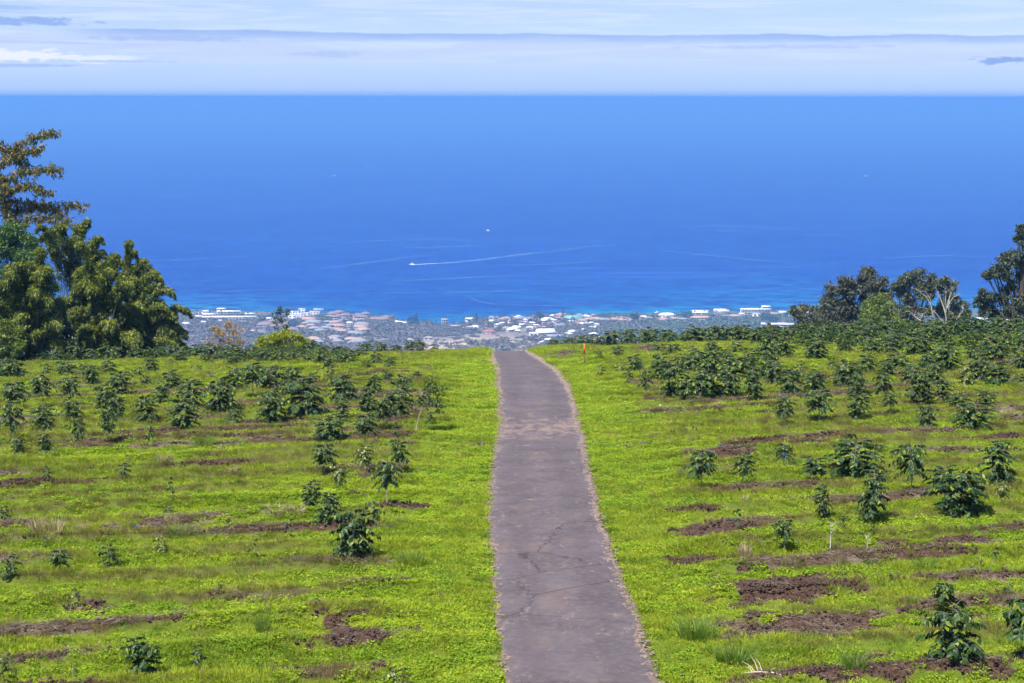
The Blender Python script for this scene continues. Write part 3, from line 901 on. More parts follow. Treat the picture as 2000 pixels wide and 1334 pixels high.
PALMS = [palm_meshes(s) for s in range(5)]
palm_px = [(368, 618), (376, 620), (384, 616), (390, 617), (398, 614), (411, 613), (418, 612), (433, 612), (440, 610), (473, 612), (480, 610), (486, 616), (492, 614), (503, 615), (509, 611),
           (523, 616), (535, 612), (538, 618), (544, 613), (552, 612), (554, 618), (569, 613), (573, 610), (587, 614), (596, 614), (602, 617), (611, 612), (617, 616), (621, 614), (634, 618),
           (638, 622), (642, 616), (630, 626), (649, 628), (677, 617), (682, 615), (687, 617), (692, 620), (720, 611), (724, 611), (723, 620), (728, 620), (747, 620), (760, 622), (834, 632), (842, 631),
           (827, 636), (853, 634), (832, 638), (904, 630), (909, 628), (911, 632), (918, 627), (925, 627), (931, 626), (935, 629), (926, 634), (905, 640), (945, 632), (953, 636), (968, 626), (972, 627),
           (978, 626), (987, 624), (999, 626), (1004, 625), (1036, 623), (1040, 622), (1047, 618), (1052, 616), (1056, 618), (1049, 622), (1070, 618), (1075, 616), (1009, 635), (1034, 637), (975, 636),
           (1058, 636), (945, 644), (960, 640), (940, 628), (967, 646), (985, 650), (1098, 622), (1107, 621), (1116, 622), (1125, 621), (1188, 621), (1192, 620), (1201, 622), (1208, 624), (1218, 622),
           (1225, 622), (1265, 622), (1278, 621), (1284, 620), (1318, 618), (1331, 616), (1336, 616), (1344, 617), (1352, 616), (1357, 614), (1376, 611), (1386, 612), (1389, 615), (1395, 611), (1399, 611),
           (1417, 610), (1422, 612), (1428, 611), (1433, 610), (1442, 613), (1470, 608), (1483, 607), (1503, 610), (1509, 609), (1513, 612), (1520, 612), (1155, 634), (1170, 634), (1106, 634), (1075, 634)]
palm_px.sort()
for i, (u, v) in enumerate(palm_px):
    p = hit(u, v + 7, False)
    k = random.uniform(0.95, 1.45)
    o = empty('palm_tree', p, 'coconut palm in the coastal town, %s palm counted from the left' % ordinal(i + 1) if i < 99 else
              'coconut palm near the right shore, %s from the rightmost palm' % ordinal(len(palm_px) - i), 'palm', 'palms along the coast', random.uniform(0, 6.28))
    o.scale = (k, k, k)
    a, b = PALMS[i % 5]
    part('trunk', a, o); part('crown', b, o)

SHORE_LEAF = leaf_mat('shore_tree_leaf', (0.022, 0.048, 0.028), (0.048, 0.085, 0.040), (0.08, 0.12, 0.05), 0.6, 0.1)


def lump_tree(name, base, H, R, n, mat, label, cat='tree', cone=False, leafsize=1.0, group=None, seed=1, trunk_r=None):
    """small far tree: trunk and a crown of leaf clumps"""
    r = np.random.default_rng(seed)
    o = empty(name, base, label, cat, group)
    mb = MB(); mb.tube([(0, 0, -1), (0.1 * R, 0, H * 0.3), (0, 0, H * (0.97 if cone else 0.7))], [trunk_r or H * .03, H * .022, H * .004], 6)
    mb.build('trunk', BARK, o)
    mb = MB()
    if cone:
        z = r.uniform(0.08, 1, n); a = r.uniform(0, 6.28, n); rad = R * (1 - z) ** 0.9 * np.sqrt(r.uniform(0.1, 1, n)) + 0.1
        P = np.stack([rad * np.cos(a), rad * np.sin(a), z * H], 1)
        D = np.stack([np.cos(a), np.sin(a), r.uniform(-.2, .4, n)], 1)
    else:
        d = unit(r.normal(size=(n, 3))); q = r.uniform(0.3, 1, n) ** 0.5
        lob = 1 + 0.28 * np.sin(d[:, 0] * 5 + seed) * np.sin(d[:, 2] * 4 + seed * 2) + 0.2 * np.sin(d[:, 1] * 7)
        P = d * (q * lob)[:, None] * np.array([R, R, H * 0.36]) + np.array([0, 0, H * 0.6])
        D = unit(d + r.normal(size=(n, 3)) * 0.6)
    N = r.normal(size=(n, 3)) + np.array([0, 0, 1.5])
    mb.leaves(P, D, N, leafsize * r.uniform(.6, 1.2, n), leafsize * .5, DIAMOND, r.uniform(0, 1, n))
    mb.build('crown', mat, o)
    return o


lump_tree('shore_tree', hit(806, 636, False), 17, 9, 900, SHORE_LEAF, 'dark round tree on the shore beside the pointed pine', leafsize=1.9, seed=3)
lump_tree('shore_pine', hit(814, 637, False), 24, 3.4, 700, SHORE_LEAF, 'slim pointed pine rising above the dark round shore tree', cone=True, leafsize=1.5, seed=4)
lump_tree('shore_tree', hit(1239, 628, False), 17, 8, 800, SHORE_LEAF, 'dark round tree standing on the shore right of centre', leafsize=1.9, seed=5)
lump_tree('shore_tree', hit(1343, 624, False), 15, 11, 900, SHORE_LEAF, 'broad dark tree left of the long white gabled roof', leafsize=1.9, seed=6)
lump_tree('shore_tree', hit(1496, 628, False), 18, 11, 900, SHORE_LEAF, 'broad dark tree in front of the shore hotel', leafsize=1.9, seed=8)
lump_tree('shore_tree', hit(1510, 632, False), 14, 11, 900, SHORE_LEAF, 'dark tree right of the one before the shore hotel', leafsize=1.9, seed=9)
lump_tree('shore_tree', hit(572, 640, False), 14, 9, 900, SHORE_LEAF, 'dark tree between brown roofs and orange-roofed houses', leafsize=1.9, seed=10)
lump_tree('shore_tree', hit(1054, 626, False), 15, 9, 900, PALM_LEAF, 'light green round tree among shore palms, centre', leafsize=1.9, seed=11)
lump_tree('shore_pine', hit(1100, 624, False), 22, 3.5, 500, SHORE_LEAF, 'thin sparse pine above the tan-roofed shore house', cone=True, leafsize=1.4, seed=12)
lump_tree('shore_pine', hit(931, 634, False), 22, 3.4, 600, SHORE_LEAF, 'pointed dark pine among palms right of the bay', cone=True, leafsize=1.4, seed=13)


# ------------------------------------------------------------------ scrub that covers the coastal plain
def scatter(name, protos_mesh, P, rot, scl, label, cat=None):
    """one object that spreads many copies of a small mesh over points"""
    me = bpy.data.meshes.new(name)
    me.from_pydata([tuple(p) for p in P], [], [])
    a = me.attributes.new('rot', 'FLOAT_VECTOR', 'POINT'); a.data.foreach_set('vector', np.asarray(rot, np.float32).ravel())
    a = me.attributes.new('scl', 'FLOAT_VECTOR', 'POINT'); a.data.foreach_set('vector', np.asarray(scl, np.float32).ravel())
    o = bpy.data.objects.new(name, me)
    link(o)
    proto = bpy.data.objects.new(name + '_piece', protos_mesh)
    g = bpy.data.node_groups.new(name, 'GeometryNodeTree')
    g.interface.new_socket('Geometry', in_out='INPUT', socket_type='NodeSocketGeometry')
    g.interface.new_socket('Geometry', in_out='OUTPUT', socket_type='NodeSocketGeometry')
    gi = g.nodes.new('NodeGroupInput'); go = g.nodes.new('NodeGroupOutput')
    oi = g.nodes.new('GeometryNodeObjectInfo'); oi.inputs['Object'].default_value = proto; oi.inputs['As Instance'].default_value = True
    ip = g.nodes.new('GeometryNodeInstanceOnPoints')
    ra = g.nodes.new('GeometryNodeInputNamedAttribute'); ra.data_type = 'FLOAT_VECTOR'; ra.inputs['Name'].default_value = 'rot'
    sa = g.nodes.new('GeometryNodeInputNamedAttribute'); sa.data_type = 'FLOAT_VECTOR'; sa.inputs['Name'].default_value = 'scl'
    g.links.new(gi.outputs[0], ip.inputs['Points']); g.links.new(oi.outputs['Geometry'], ip.inputs['Instance'])
    g.links.new(ra.outputs['Attribute'], ip.inputs['Rotation']); g.links.new(sa.outputs['Attribute'], ip.inputs['Scale'])
    g.links.new(ip.outputs[0], go.inputs[0])
    md = o.modifiers.new('spread', 'NODES'); md.node_group = g
    tag(o, label, cat, kind='stuff')
    return o


def scrub_piece(seed, mat):
    r = np.random.default_rng(seed)
    mb = MB()
    n = 90
    d = unit(r.normal(size=(n, 3))); d[:, 2] = np.abs(d[:, 2])
    lob = 1 + 0.3 * np.sin(d[:, 0] * 6 + seed) * np.sin(d[:, 1] * 5)
    P = d * (r.uniform(0.5, 1, n) * lob)[:, None] * np.array([1, 1, 0.8])
    mb.leaves(P, unit(d + r.normal(size=(n, 3)) * .7), r.normal(size=(n, 3)) + np.array([0, 0, 1.2]), r.uniform(.35, .7, n), r.uniform(.2, .4, n), DIAMOND, r.uniform(0, 1, n))
    return mb.mesh('scrub', mat)


SCRUB_A = leaf_mat('grey_scrub_leaf', (0.125, 0.115, 0.10), (0.21, 0.19, 0.15), (0.30, 0.265, 0.20), 0.8, 0.0)
SCRUB_B = leaf_mat('green_scrub_leaf', (0.075, 0.115, 0.06), (0.15, 0.19, 0.095), (0.23, 0.26, 0.14), 0.8, 0.0)


def build_scrub():
    n = 34000
    y = RNG.uniform(2150, 3290, n); x = RNG.uniform(-0.36, 0.36, n) * y
    z = height(x, y)
    yc = np.interp(x, COAST_X, COAST_Y)
    den = sstep(0.33, 0.60, fbm(x * 0.012, y * 0.012, 66, 4))
    gr = sstep(60, 260, x + (fbm(x * 0.006, y * 0.006, 67, 3) - .5) * 240)
    straw = (y < 2800) & (x > -150) & (x < 45)
    keep = (RNG.uniform(size=n) < np.where(straw, 0.03 + 0.22 * den, 0.25 + 0.55 * den + 0.3 * gr)) & (y < yc - 12)
    for rec in houses:                                  # no bushes inside houses
        q = rec[0].location
        keep &= (np.abs(x - q.x) > 9) | (y < q.y - 13) | (y > q.y + 9)
    x, y, z, gr = x[keep], y[keep], z[keep], gr[keep]
    pick = RNG.uniform(size=len(x)) < 0.12 + 0.8 * gr
    for nm, m, sel, lab in (('scrub', SCRUB_A, ~pick, 'grey dry scrub bushes covering the coastal plain'), ('thicket', SCRUB_B, pick, 'grey-green thicket of low trees behind the town')):
        k = sel.sum()
        s = RNG.uniform(1.8, 5.0, k) * np.where(RNG.uniform(size=k) < 0.07, 1.7, 1.0)
        scatter(nm, scrub_piece(5, m), np.stack([x[sel], y[sel], z[sel]], 1), np.stack([np.zeros(k), np.zeros(k), RNG.uniform(0, 6.28, k)], 1),
                np.stack([s * 1.2, s * 1.2, s], 1), lab, 'scrub')


build_scrub()

# ------------------------------------------------------------------ boats and their wakes
FOAM = plain_mat('white_foam', (0.80, 0.84, 0.88), 0.7, 0.1, 0.05)
HULL = plain_mat('white_hull', (0.82, 0.82, 0.80), 0.3, 0.03, 0.5)
HULL_DARK = plain_mat('dark_hull', (0.05, 0.06, 0.08), 0.4, 0.1, 0.5)


def slick_mat():
    m, t, b = new_mat('churned_water')
    P = t.pos()
    t.l.new(t.mix(t.noise(P, 0.03, 3), (0.05, 0.15, 0.44), (0.14, 0.27, 0.56)), b.inputs['Base Color'])
    b.inputs['Roughness'].default_value = 0.5
    b.inputs['Specular IOR Level'].default_value = 0.2
    a = t.m('MULTIPLY', t.attr('tint'), t.ss(0.3, 0.62, t.noise(P, 0.012, 5, 0.7)))
    t.l.new(a, b.inputs['Alpha'])
    return m


SLICK = slick_mat()


def boat(u, v, L, rz, label, hull=None, name='boat', fly=True):
    L *= 1.25
    p = sea_point(u, v)
    o = empty(name, p, label, 'boat', 'boats on the ocean', rz)
    mb = MB()
    st = np.array([-0.5, -0.2, 0.15, 0.36, 0.5]) * L; hb = np.array([0.15, 0.17, 0.16, 0.10, 0.01]) * L
    V = []
    for x, w in zip(st, hb):
        V += [(x, -w, 0.13 * L), (x, w, 0.13 * L), (x, -w * .6, -0.05 * L), (x, w * .6, -0.05 * L)]
    F = []
    for k in range(4):
        a, b = k * 4, k * 4 + 4
        F += [(a, b, b + 1), (a, b + 1, a + 1), (a, a + 2, b + 2), (a, b + 2, b), (a + 1, b + 1, b + 3), (a + 1, b + 3, a + 3), (a + 2, a + 3, b + 3), (a + 2, b + 3, b + 2)]
    F += [(0, 1, 3), (0, 3, 2)]
    mb.add(V, F); mb.build('hull', hull or HULL, o)
    mb = MB(); mb.box((0.02 * L, 0, 0.20 * L), (0.38 * L, 0.22 * L, 0.15 * L)); mb.build('cabin', hull or HULL, o)
    mb = MB(); mb.box((0.02 * L, 0, 0.21 * L), (0.39 * L, 0.225 * L, 0.05 * L)); mb.build('window', GLASS, o)
    if fly:
        mb = MB(); mb.box((-0.04 * L, 0, 0.31 * L), (0.24 * L, 0.2 * L, 0.04 * L)); mb.build('canopy', hull or HULL, o)
        mb = MB(); mb.tube([(-0.04 * L, 0, 0.3 * L), (-0.06 * L, 0, 0.55 * L)], 0.012 * L, 4); mb.build('mast', HULL, o)
    return o


boat(653, 344, 16, 0.3, 'white motor boat with short pale wake, farthest left of the boats')
boat(716, 326.5, 16, 0.1, 'small white boat right of and farther than the leftmost boat')
boat(778, 346.5, 11, 0.0, 'tiny dark boat alone on the left half of ocean', HULL_DARK, fly=False)
boat(953, 451, 12, 2.4, 'small white boat at mid ocean above the long white wake')
boat(1077, 294, 20, 0.0, 'far white boat right of centre, close below the horizon')
boat(1555, 290, 20, 0.2, 'far white boat on the right, close below the horizon')
boat(1691, 344, 18, 0.0, 'white boat with flat wake, farthest right of the boats')
boat(805, 517, 11, 3.3, 'speedboat at the left end of the long white wake')
boat(1284, 611, 9, 0.4, 'white boat moored close to the right shore')


def ribbon(pts, w0, w1, mat, name, label, fade=True, strength=1.0, z=0.25, parts=40):
    P = np.array([list(sea_point(u, v)) for u, v in pts])
    s = np.linspace(0, len(P) - 1, parts)
    i = np.arange(len(P))
    x = np.interp(s, i, P[:, 0]); y = np.interp(s, i, P[:, 1])
    for _ in range(3):
        x[1:-1] = (x[:-2] + 2 * x[1:-1] + x[2:]) / 4; y[1:-1] = (y[:-2] + 2 * y[1:-1] + y[2:]) / 4
    tx, ty = np.gradient(x), np.gradient(y)
    ln = np.hypot(tx, ty) + 1e-9
    q = np.linspace(0, 1, parts); w = w0 + (w1 - w0) * q
    nx, ny = -ty / ln * w, tx / ln * w
    V = []; T = []
    for k, f in ((-1, 0.0), (-0.45, 1.0), (0.45, 1.0), (1, 0.0)):
        V.append(np.stack([x + nx * k, y + ny * k, np.full(parts, SEA + z)], 1))
        T.append(f * strength * ((1 - q * 0.85) if fade else np.sin(q * math.pi) ** 0.6))
    V = np.concatenate(V); F = []
    for a in range(3):
        for k in range(parts - 1):
            p0, p1, p2, p3 = a * parts + k, a * parts + k + 1, (a + 1) * parts + k + 1, (a + 1) * parts + k
            F += [(p0, p1, p2), (p0, p2, p3)]
    me = tri_mesh(name, V, np.array(F), {'tint': np.concatenate(T)}, True)
    me.materials.append(mat)
    o = bpy.data.objects.new(name, me); link(o)
    tag(o, label, 'wake', kind='structure')


def foam_mat():
    m, t, b = new_mat('boat_foam')
    b.inputs['Base Color'].default_value = (0.82, 0.86, 0.9, 1)
    b.inputs['Roughness'].default_value = 0.8
    t.l.new(t.m('MULTIPLY', t.attr('tint'), t.ss(0.25, 0.5, t.noise(t.pos(), 0.05, 3))), b.inputs['Alpha'])
    return m


FOAM_A = foam_mat()
ribbon([(804, 517.5), (830, 516), (880, 513), (930, 509)], 5, 9, FOAM_A, 'boat_wake', 'bright white foam of the speedboat wake', strength=1.0)
ribbon([(860, 515), (930, 509), (980, 502), (1030, 496), (1090, 490), (1150, 480), (1200, 479)], 16, 34, SLICK, 'boat_wake', 'pale tail of the speedboat wake', strength=1.0, z=0.5)
ribbon([(654, 345), (640, 346.5), (610, 349)], 5, 14, SLICK, 'boat_wake', 'short wake of the leftmost boat')
ribbon([(1691, 345), (1675, 344.5), (1650, 345)], 6, 10, SLICK, 'boat_wake', 'short wake of the rightmost boat')
for k, (pts, w, s) in enumerate([([(1170, 478), (1290, 488), (1420, 502), (1560, 515), (1700, 524)], 30, .3), ([(1700, 505), (1790, 500), (1860, 498), (1950, 503)], 34, .4),
                                 ([(600, 530), (680, 518), (760, 508), (840, 496)], 26, .4), ([(640, 477), (740, 470), (840, 468), (960, 470)], 26, .5), ([(770, 480), (830, 484), (900, 481), (1000, 476)], 22, .6),
                                 ([(740, 551), (840, 546), (960, 540), (1080, 537)], 16, .55), ([(690, 574), (800, 571), (920, 571), (1000, 568), (1060, 562), (1180, 553)], 12, .55),
                                 ([(920, 580), (930, 588), (960, 594), (1000, 595), (1060, 598), (1200, 593)], 10, .6), ([(840, 520), (950, 520), (1080, 516), (1200, 508)], 22, .4),
                                 ([(1340, 575), (1450, 566), (1560, 563), (1700, 570)], 14, .45), ([(1420, 598), (1480, 596), (1540, 597)], 14, .6), ([(100, 520), (260, 512), (420, 505), (560, 498)], 26, .35),
                                 ([(380, 575), (480, 568), (600, 566)], 16, .4), ([(1250, 448), (1400, 440), (1600, 446)], 44, .35), ([(450, 400), (650, 394), (900, 392), (1100, 395)], 60, .3)]):
    ribbon(pts, w * .6, w, SLICK, 'calm_streak', 'pale wind streak on the ocean', fade=False, strength=s * 0.95, z=0.25 + 0.02 * k)
# ================================================================== BIG TREES, BAMBOO AND SHRUBS AT THE FIELD'S FAR EDGE
def px_m(dist):
    return dist / FOC


def clump_tree(name, base, clumps, dist, leaf_mat_, bark_mat, label, cat='tree', leaf=0.42, per=420, seed=1, trunk_r=0.22, droop=0.2, sub=9, depth=1.0, wid=0.45, limb=True, group=None):
    """tree grown from limbs to leafy clumps; clumps: (u, v, radius px) as seen in the photograph at the tree's distance"""
    r = np.random.default_rng(seed)
    base = Vector(base)
    o = empty(name, base, label, cat, group)
    tb = MB(); lb = MB()
    C = []
    for u, v, rad in clumps:
        p = at_dist(u, v, dist) - base
        R = rad * px_m(dist)
        p.y += r.uniform(-1, 1) * R * depth
        C.append((np.array(p), R))
    cz = np.mean([c[0][2] for c in C]); cx = np.mean([c[0][0] for c in C])
    fork = np.array([cx * 0.25, 0, max(0.5, min(c[0][2] for c in C) * 0.55)])
    s = np.linspace(0, 1, 5)[:, None]
    tr = np.array([0, 0, -0.6]) * (1 - s) + fork * s + np.concatenate([0.15 * np.sin(s * 5 + seed), 0 * s, 0 * s], 1)
    tb.tube(tr, np.linspace(trunk_r, trunk_r * 0.75, 5), 7)
    for c, R in C:
        m = (fork + c) / 2 + np.array([0, 0, 0.25 * R]) + r.normal(size=3) * R * 0.25
        t = np.linspace(0, 1, 7)[:, None]
        pts = (1 - t) ** 2 * fork + 2 * t * (1 - t) * m + t * t * c
        if limb:
            tb.tube(pts, np.linspace(trunk_r * 0.5, trunk_r * 0.12, 7), 5)
        for _ in range(sub):
            d = unit(r.normal(size=3) + np.array([0, 0, 0.25])); q = c + d * R * r.uniform(0.45, 0.95)
            if limb:
                a = pts[r.integers(3, 7)]
                tb.tube([a, (a + q) / 2 + np.array([0, 0, .1 * R]), q], [trunk_r * .13, trunk_r * .08, trunk_r * .03], 4)
            n = max(6, int(per / sub)); rr = R * r.uniform(0.28, 0.46)
            P = q + r.normal(size=(n, 3)) * rr * np.array([.62, .62, .5])
            D = unit(r.normal(size=(n, 3)) + (P - c) / R * 0.8 - np.array([0, 0, droop * 3]))
            N = r.normal(size=(n, 3)) * 0.8 + np.array([0, 0, 1.0])
            lb.leaves(P, D, N, leaf * r.uniform(.6, 1.25, n), leaf * wid * r.uniform(.7, 1.2, n), DIAMOND, np.clip(r.uniform(0, 1, n) * 0.75 + 0.25 * d[2], 0, 1))
    tb.build('trunk', bark_mat, o, True)
    lb.build('crown', leaf_mat_, o)
    return o


def foot(u, dist, sink=0.0):
    x = (u - 1000) / FOC * dist
    return Vector((x, dist, float(height(x, dist)) - sink))


GUM_A = leaf_mat('gum_leaf_brownish', (0.040, 0.050, 0.030), (0.085, 0.092, 0.048), (0.15, 0.135, 0.07), 0.5, 0.12)
GUM_B = leaf_mat('gum_leaf_green', (0.040, 0.060, 0.030), (0.095, 0.115, 0.045), (0.18, 0.18, 0.06), 0.5, 0.15)
GUM_C = leaf_mat('gum_leaf_dark', (0.030, 0.052, 0.032), (0.065, 0.090, 0.045), (0.13, 0.14, 0.06), 0.5, 0.1)
LIME = leaf_mat('bright_tree_leaf', (0.075, 0.125, 0.016), (0.15, 0.21, 0.022), (0.26, 0.31, 0.035), 0.5, 0.25)
OLIVE = leaf_mat('olive_leaf', (0.045, 0.052, 0.020), (0.10, 0.10, 0.035), (0.20, 0.17, 0.06), 0.6, 0.15)
PALE_BARK = plain_mat('pale_gum_bark', (0.36, 0.33, 0.30), 0.8, 0.2, 3)
DARK_BARK = plain_mat('dark_bark', (0.085, 0.066, 0.052), 0.9, 0.35, 6)

# ---- right-hand stand of gum trees
D1 = 262.0
clump_tree('gum_tree', foot(1668, D1), [(1650, 556, 21), (1672, 549, 19), (1692, 543, 20), (1714, 552, 20), (1726, 570, 15), (1630, 578, 20), (1656, 584, 22), (1690, 578, 22), (1712, 588, 16),
                                        (1614, 603, 20), (1640, 610, 22), (1672, 612, 22), (1700, 612, 18), (1604, 622, 16), (1630, 630, 18), (1660, 634, 20)],
           D1, GUM_A, DARK_BARK, 'broad brownish gum tree with domed crown at the right', per=1100, seed=11, leaf=0.50, trunk_r=0.35)
clump_tree('gum_tree', foot(1568, D1 - 30), [(1560, 612, 13), (1576, 603, 12), (1590, 612, 13), (1548, 604, 8), (1566, 628, 14), (1586, 630, 14)],
           D1 - 30, OLIVE, BARK, 'small thin olive tree left of the broad brownish gum', per=260, seed=12, leaf=0.40, trunk_r=0.14)
clump_tree('gum_tree', foot(1786, D1 + 12), [(1764, 556, 14), (1780, 541, 15), (1794, 535, 15), (1812, 546, 14), (1818, 562, 11), (1752, 561, 8), (1790, 560, 16), (1805, 574, 14), (1770, 580, 15),
                                             (1786, 598, 18), (1760, 606, 14), (1772, 624, 16), (1810, 604, 12)],
           D1 + 12, GUM_B, DARK_BARK, 'tall green gum tree with rounded crown in the right stand', per=820, seed=13, leaf=0.46, trunk_r=0.28)
clump_tree('gum_tree', foot(1850, D1 + 14), [(1838, 555, 11), (1846, 548, 8), (1862, 562, 12), (1852, 576, 13), (1866, 586, 12), (1846, 596, 14), (1868, 608, 14), (1882, 596, 9), (1888, 612, 9), (1856, 618, 15),
                                             (1876, 628, 13), (1834, 610, 11)],
           D1 + 14, GUM_B, PALE_BARK, 'narrower gum tree behind the white bare limbs', per=700, seed=14, leaf=0.44, trunk_r=0.22)
clump_tree('young_tree', foot(1715, D1 - 14), [(1716, 590, 16), (1702, 602, 15), (1730, 600, 15), (1712, 614, 20), (1735, 618, 16), (1696, 622, 16), (1722, 630, 18)],
           D1 - 14, LIME, BARK, 'bright yellow-green round tree in front of the brownish gum', per=620, seed=15, leaf=0.36, trunk_r=0.16)
clump_tree('young_tree', foot(1740, D1 - 24), [(1734, 584, 12), (1745, 600, 13), (1742, 616, 14), (1750, 628, 14)],
           D1 - 4, GUM_B, BARK, 'dark green slim tree between the two large gums', per=520, seed=16, leaf=0.4, trunk_r=0.14)
clump_tree('young_tree', foot(1762, D1 - 40), [(1756, 630, 12), (1768, 636, 12), (1748, 640, 12)], D1 - 40, LIME, BARK,
           'low bright green bush below the tall gum', cat='bush', per=420, seed=17, leaf=0.34, trunk_r=0.1)
D2 = 205.0
clump_tree('gum_tree', foot(2012, D2), [(1998, 452, 13), (1990, 466, 8), (2012, 470, 22), (1996, 492, 17), (1975, 500, 14), (1962, 514, 12), (1985, 514, 16), (1946, 526, 11), (1928, 540, 8), (1938, 535, 9),
                                        (1966, 534, 12), (2008, 520, 22), (1998, 548, 17), (1975, 562, 14), (2015, 560, 24), (1922, 574, 11), (1912, 588, 10), (1936, 592, 14), (1956, 584, 14), (1975, 594, 18),
                                        (2000, 596, 20), (1926, 606, 12), (1950, 612, 14), (1985, 620, 18), (2020, 610, 22), (2040, 500, 26), (2050, 540, 28), (2035, 440, 24)],
           D2, GUM_C, DARK_BARK, 'large dark gum tree cut off by the right picture edge', per=620, seed=18, leaf=0.38, trunk_r=0.38, sub=8)

# white bare limbs in front of the narrow gum
def bare_limbs(name, label, dist, trunks, mat, rad=0.13, base=None, seed=3):
    r = np.random.default_rng(seed)
    b = base if base is not None else foot(trunks[0][0][0], dist)
    o = empty(name, b, label, 'bare tree')
    for k, pts in enumerate(trunks):
        P = np.array([np.array(at_dist(u, v, dist) - b) for u, v in pts])
        P[:, 1] += np.cumsum(r.normal(size=len(P)) * 0.25)
        t = np.linspace(0, len(P) - 1, 16)
        i = np.arange(len(P))
        Q = np.stack([np.interp(t, i, P[:, a]) for a in range(3)], 1)
        Q[1:-1] = (Q[:-2] + 2 * Q[1:-1] + Q[2:]) / 4
        Q[1:-1] += r.normal(size=(14, 3)) * 0.04
        rr = rad * (1.0 if k < 2 else 0.6)
        mb = MB(); mb.tube(Q, np.linspace(rr, rr * 0.25, 16), 6)
        mb.build('trunk' if k < 2 else 'branch', mat, o, True)
        for _ in range(4):
            a = Q[r.integers(8, 15)]; d = unit(r.normal(size=3) + np.array([0, 0, 1.0]))
            mb = MB(); mb.tube([a, a + d * 0.5, a + d * 1.1 + r.normal(size=3) * .15], [rr * .28, rr * .2, rr * .08], 4)
            mb.build('twig', mat, o)
    return o


bare_limbs('dead_gum', 'white leafless gum limbs in front of the right stand', D1 - 8,
           [[(1823, 636), (1822, 610), (1817, 592), (1808, 578), (1796, 568), (1786, 562)], [(1848, 636), (1847, 610), (1842, 592), (1834, 576), (1828, 562), (1824, 556)],
            [(1848, 615), (1850, 596), (1856, 582), (1862, 570), (1861, 560), (1855, 556)], [(1850, 600), (1856, 578), (1858, 568), (1863, 556)], [(1842, 626), (1832, 614), (1824, 604), (1806, 600), (1792, 598)],
            [(1852, 594), (1862, 578), (1875, 574)], [(1868, 622), (1876, 612), (1880, 604), (1878, 598)], [(1820, 600), (1818, 585), (1806, 566)]], PALE_BARK, 0.13)
bare_limbs('fallen_limb', 'fallen white branch leaning below the gum stand', D1 - 60, [[(1807, 640), (1800, 628), (1786, 616), (1772, 602)], [(1799, 626), (1801, 618), (1804, 612)]], PALE_BARK, 0.1,
           foot(1807, D1 - 60))

# ---- left side: dark round tree, tall tree with rusty leaves
RUST = leaf_mat('rusty_hanging_leaf', (0.055, 0.075, 0.018), (0.15, 0.15, 0.026), (0.38, 0.18, 0.03), 0.45, 0.25)
DENSE = leaf_mat('dense_tree_leaf', (0.030, 0.085, 0.016), (0.065, 0.145, 0.024), (0.13, 0.23, 0.035), 0.5, 0.2)
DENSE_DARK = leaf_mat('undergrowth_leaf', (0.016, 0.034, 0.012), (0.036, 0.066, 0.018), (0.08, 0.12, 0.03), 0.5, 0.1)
D3 = 168.0
clump_tree('broadleaf_tree', foot(8, D3), [(22, 455, 24), (50, 478, 24), (5, 480, 30), (62, 505, 22), (30, 512, 30), (82, 538, 20), (10, 548, 34), (60, 548, 26), (96, 566, 16), (86, 588, 22), (40, 590, 30), (-20, 500, 40), (-10, 600, 34)],
           D3, DENSE, DARK_BARK, 'dense dark green tree behind the bamboo at left edge', per=1500, seed=21, leaf=0.30, trunk_r=0.35, sub=16)


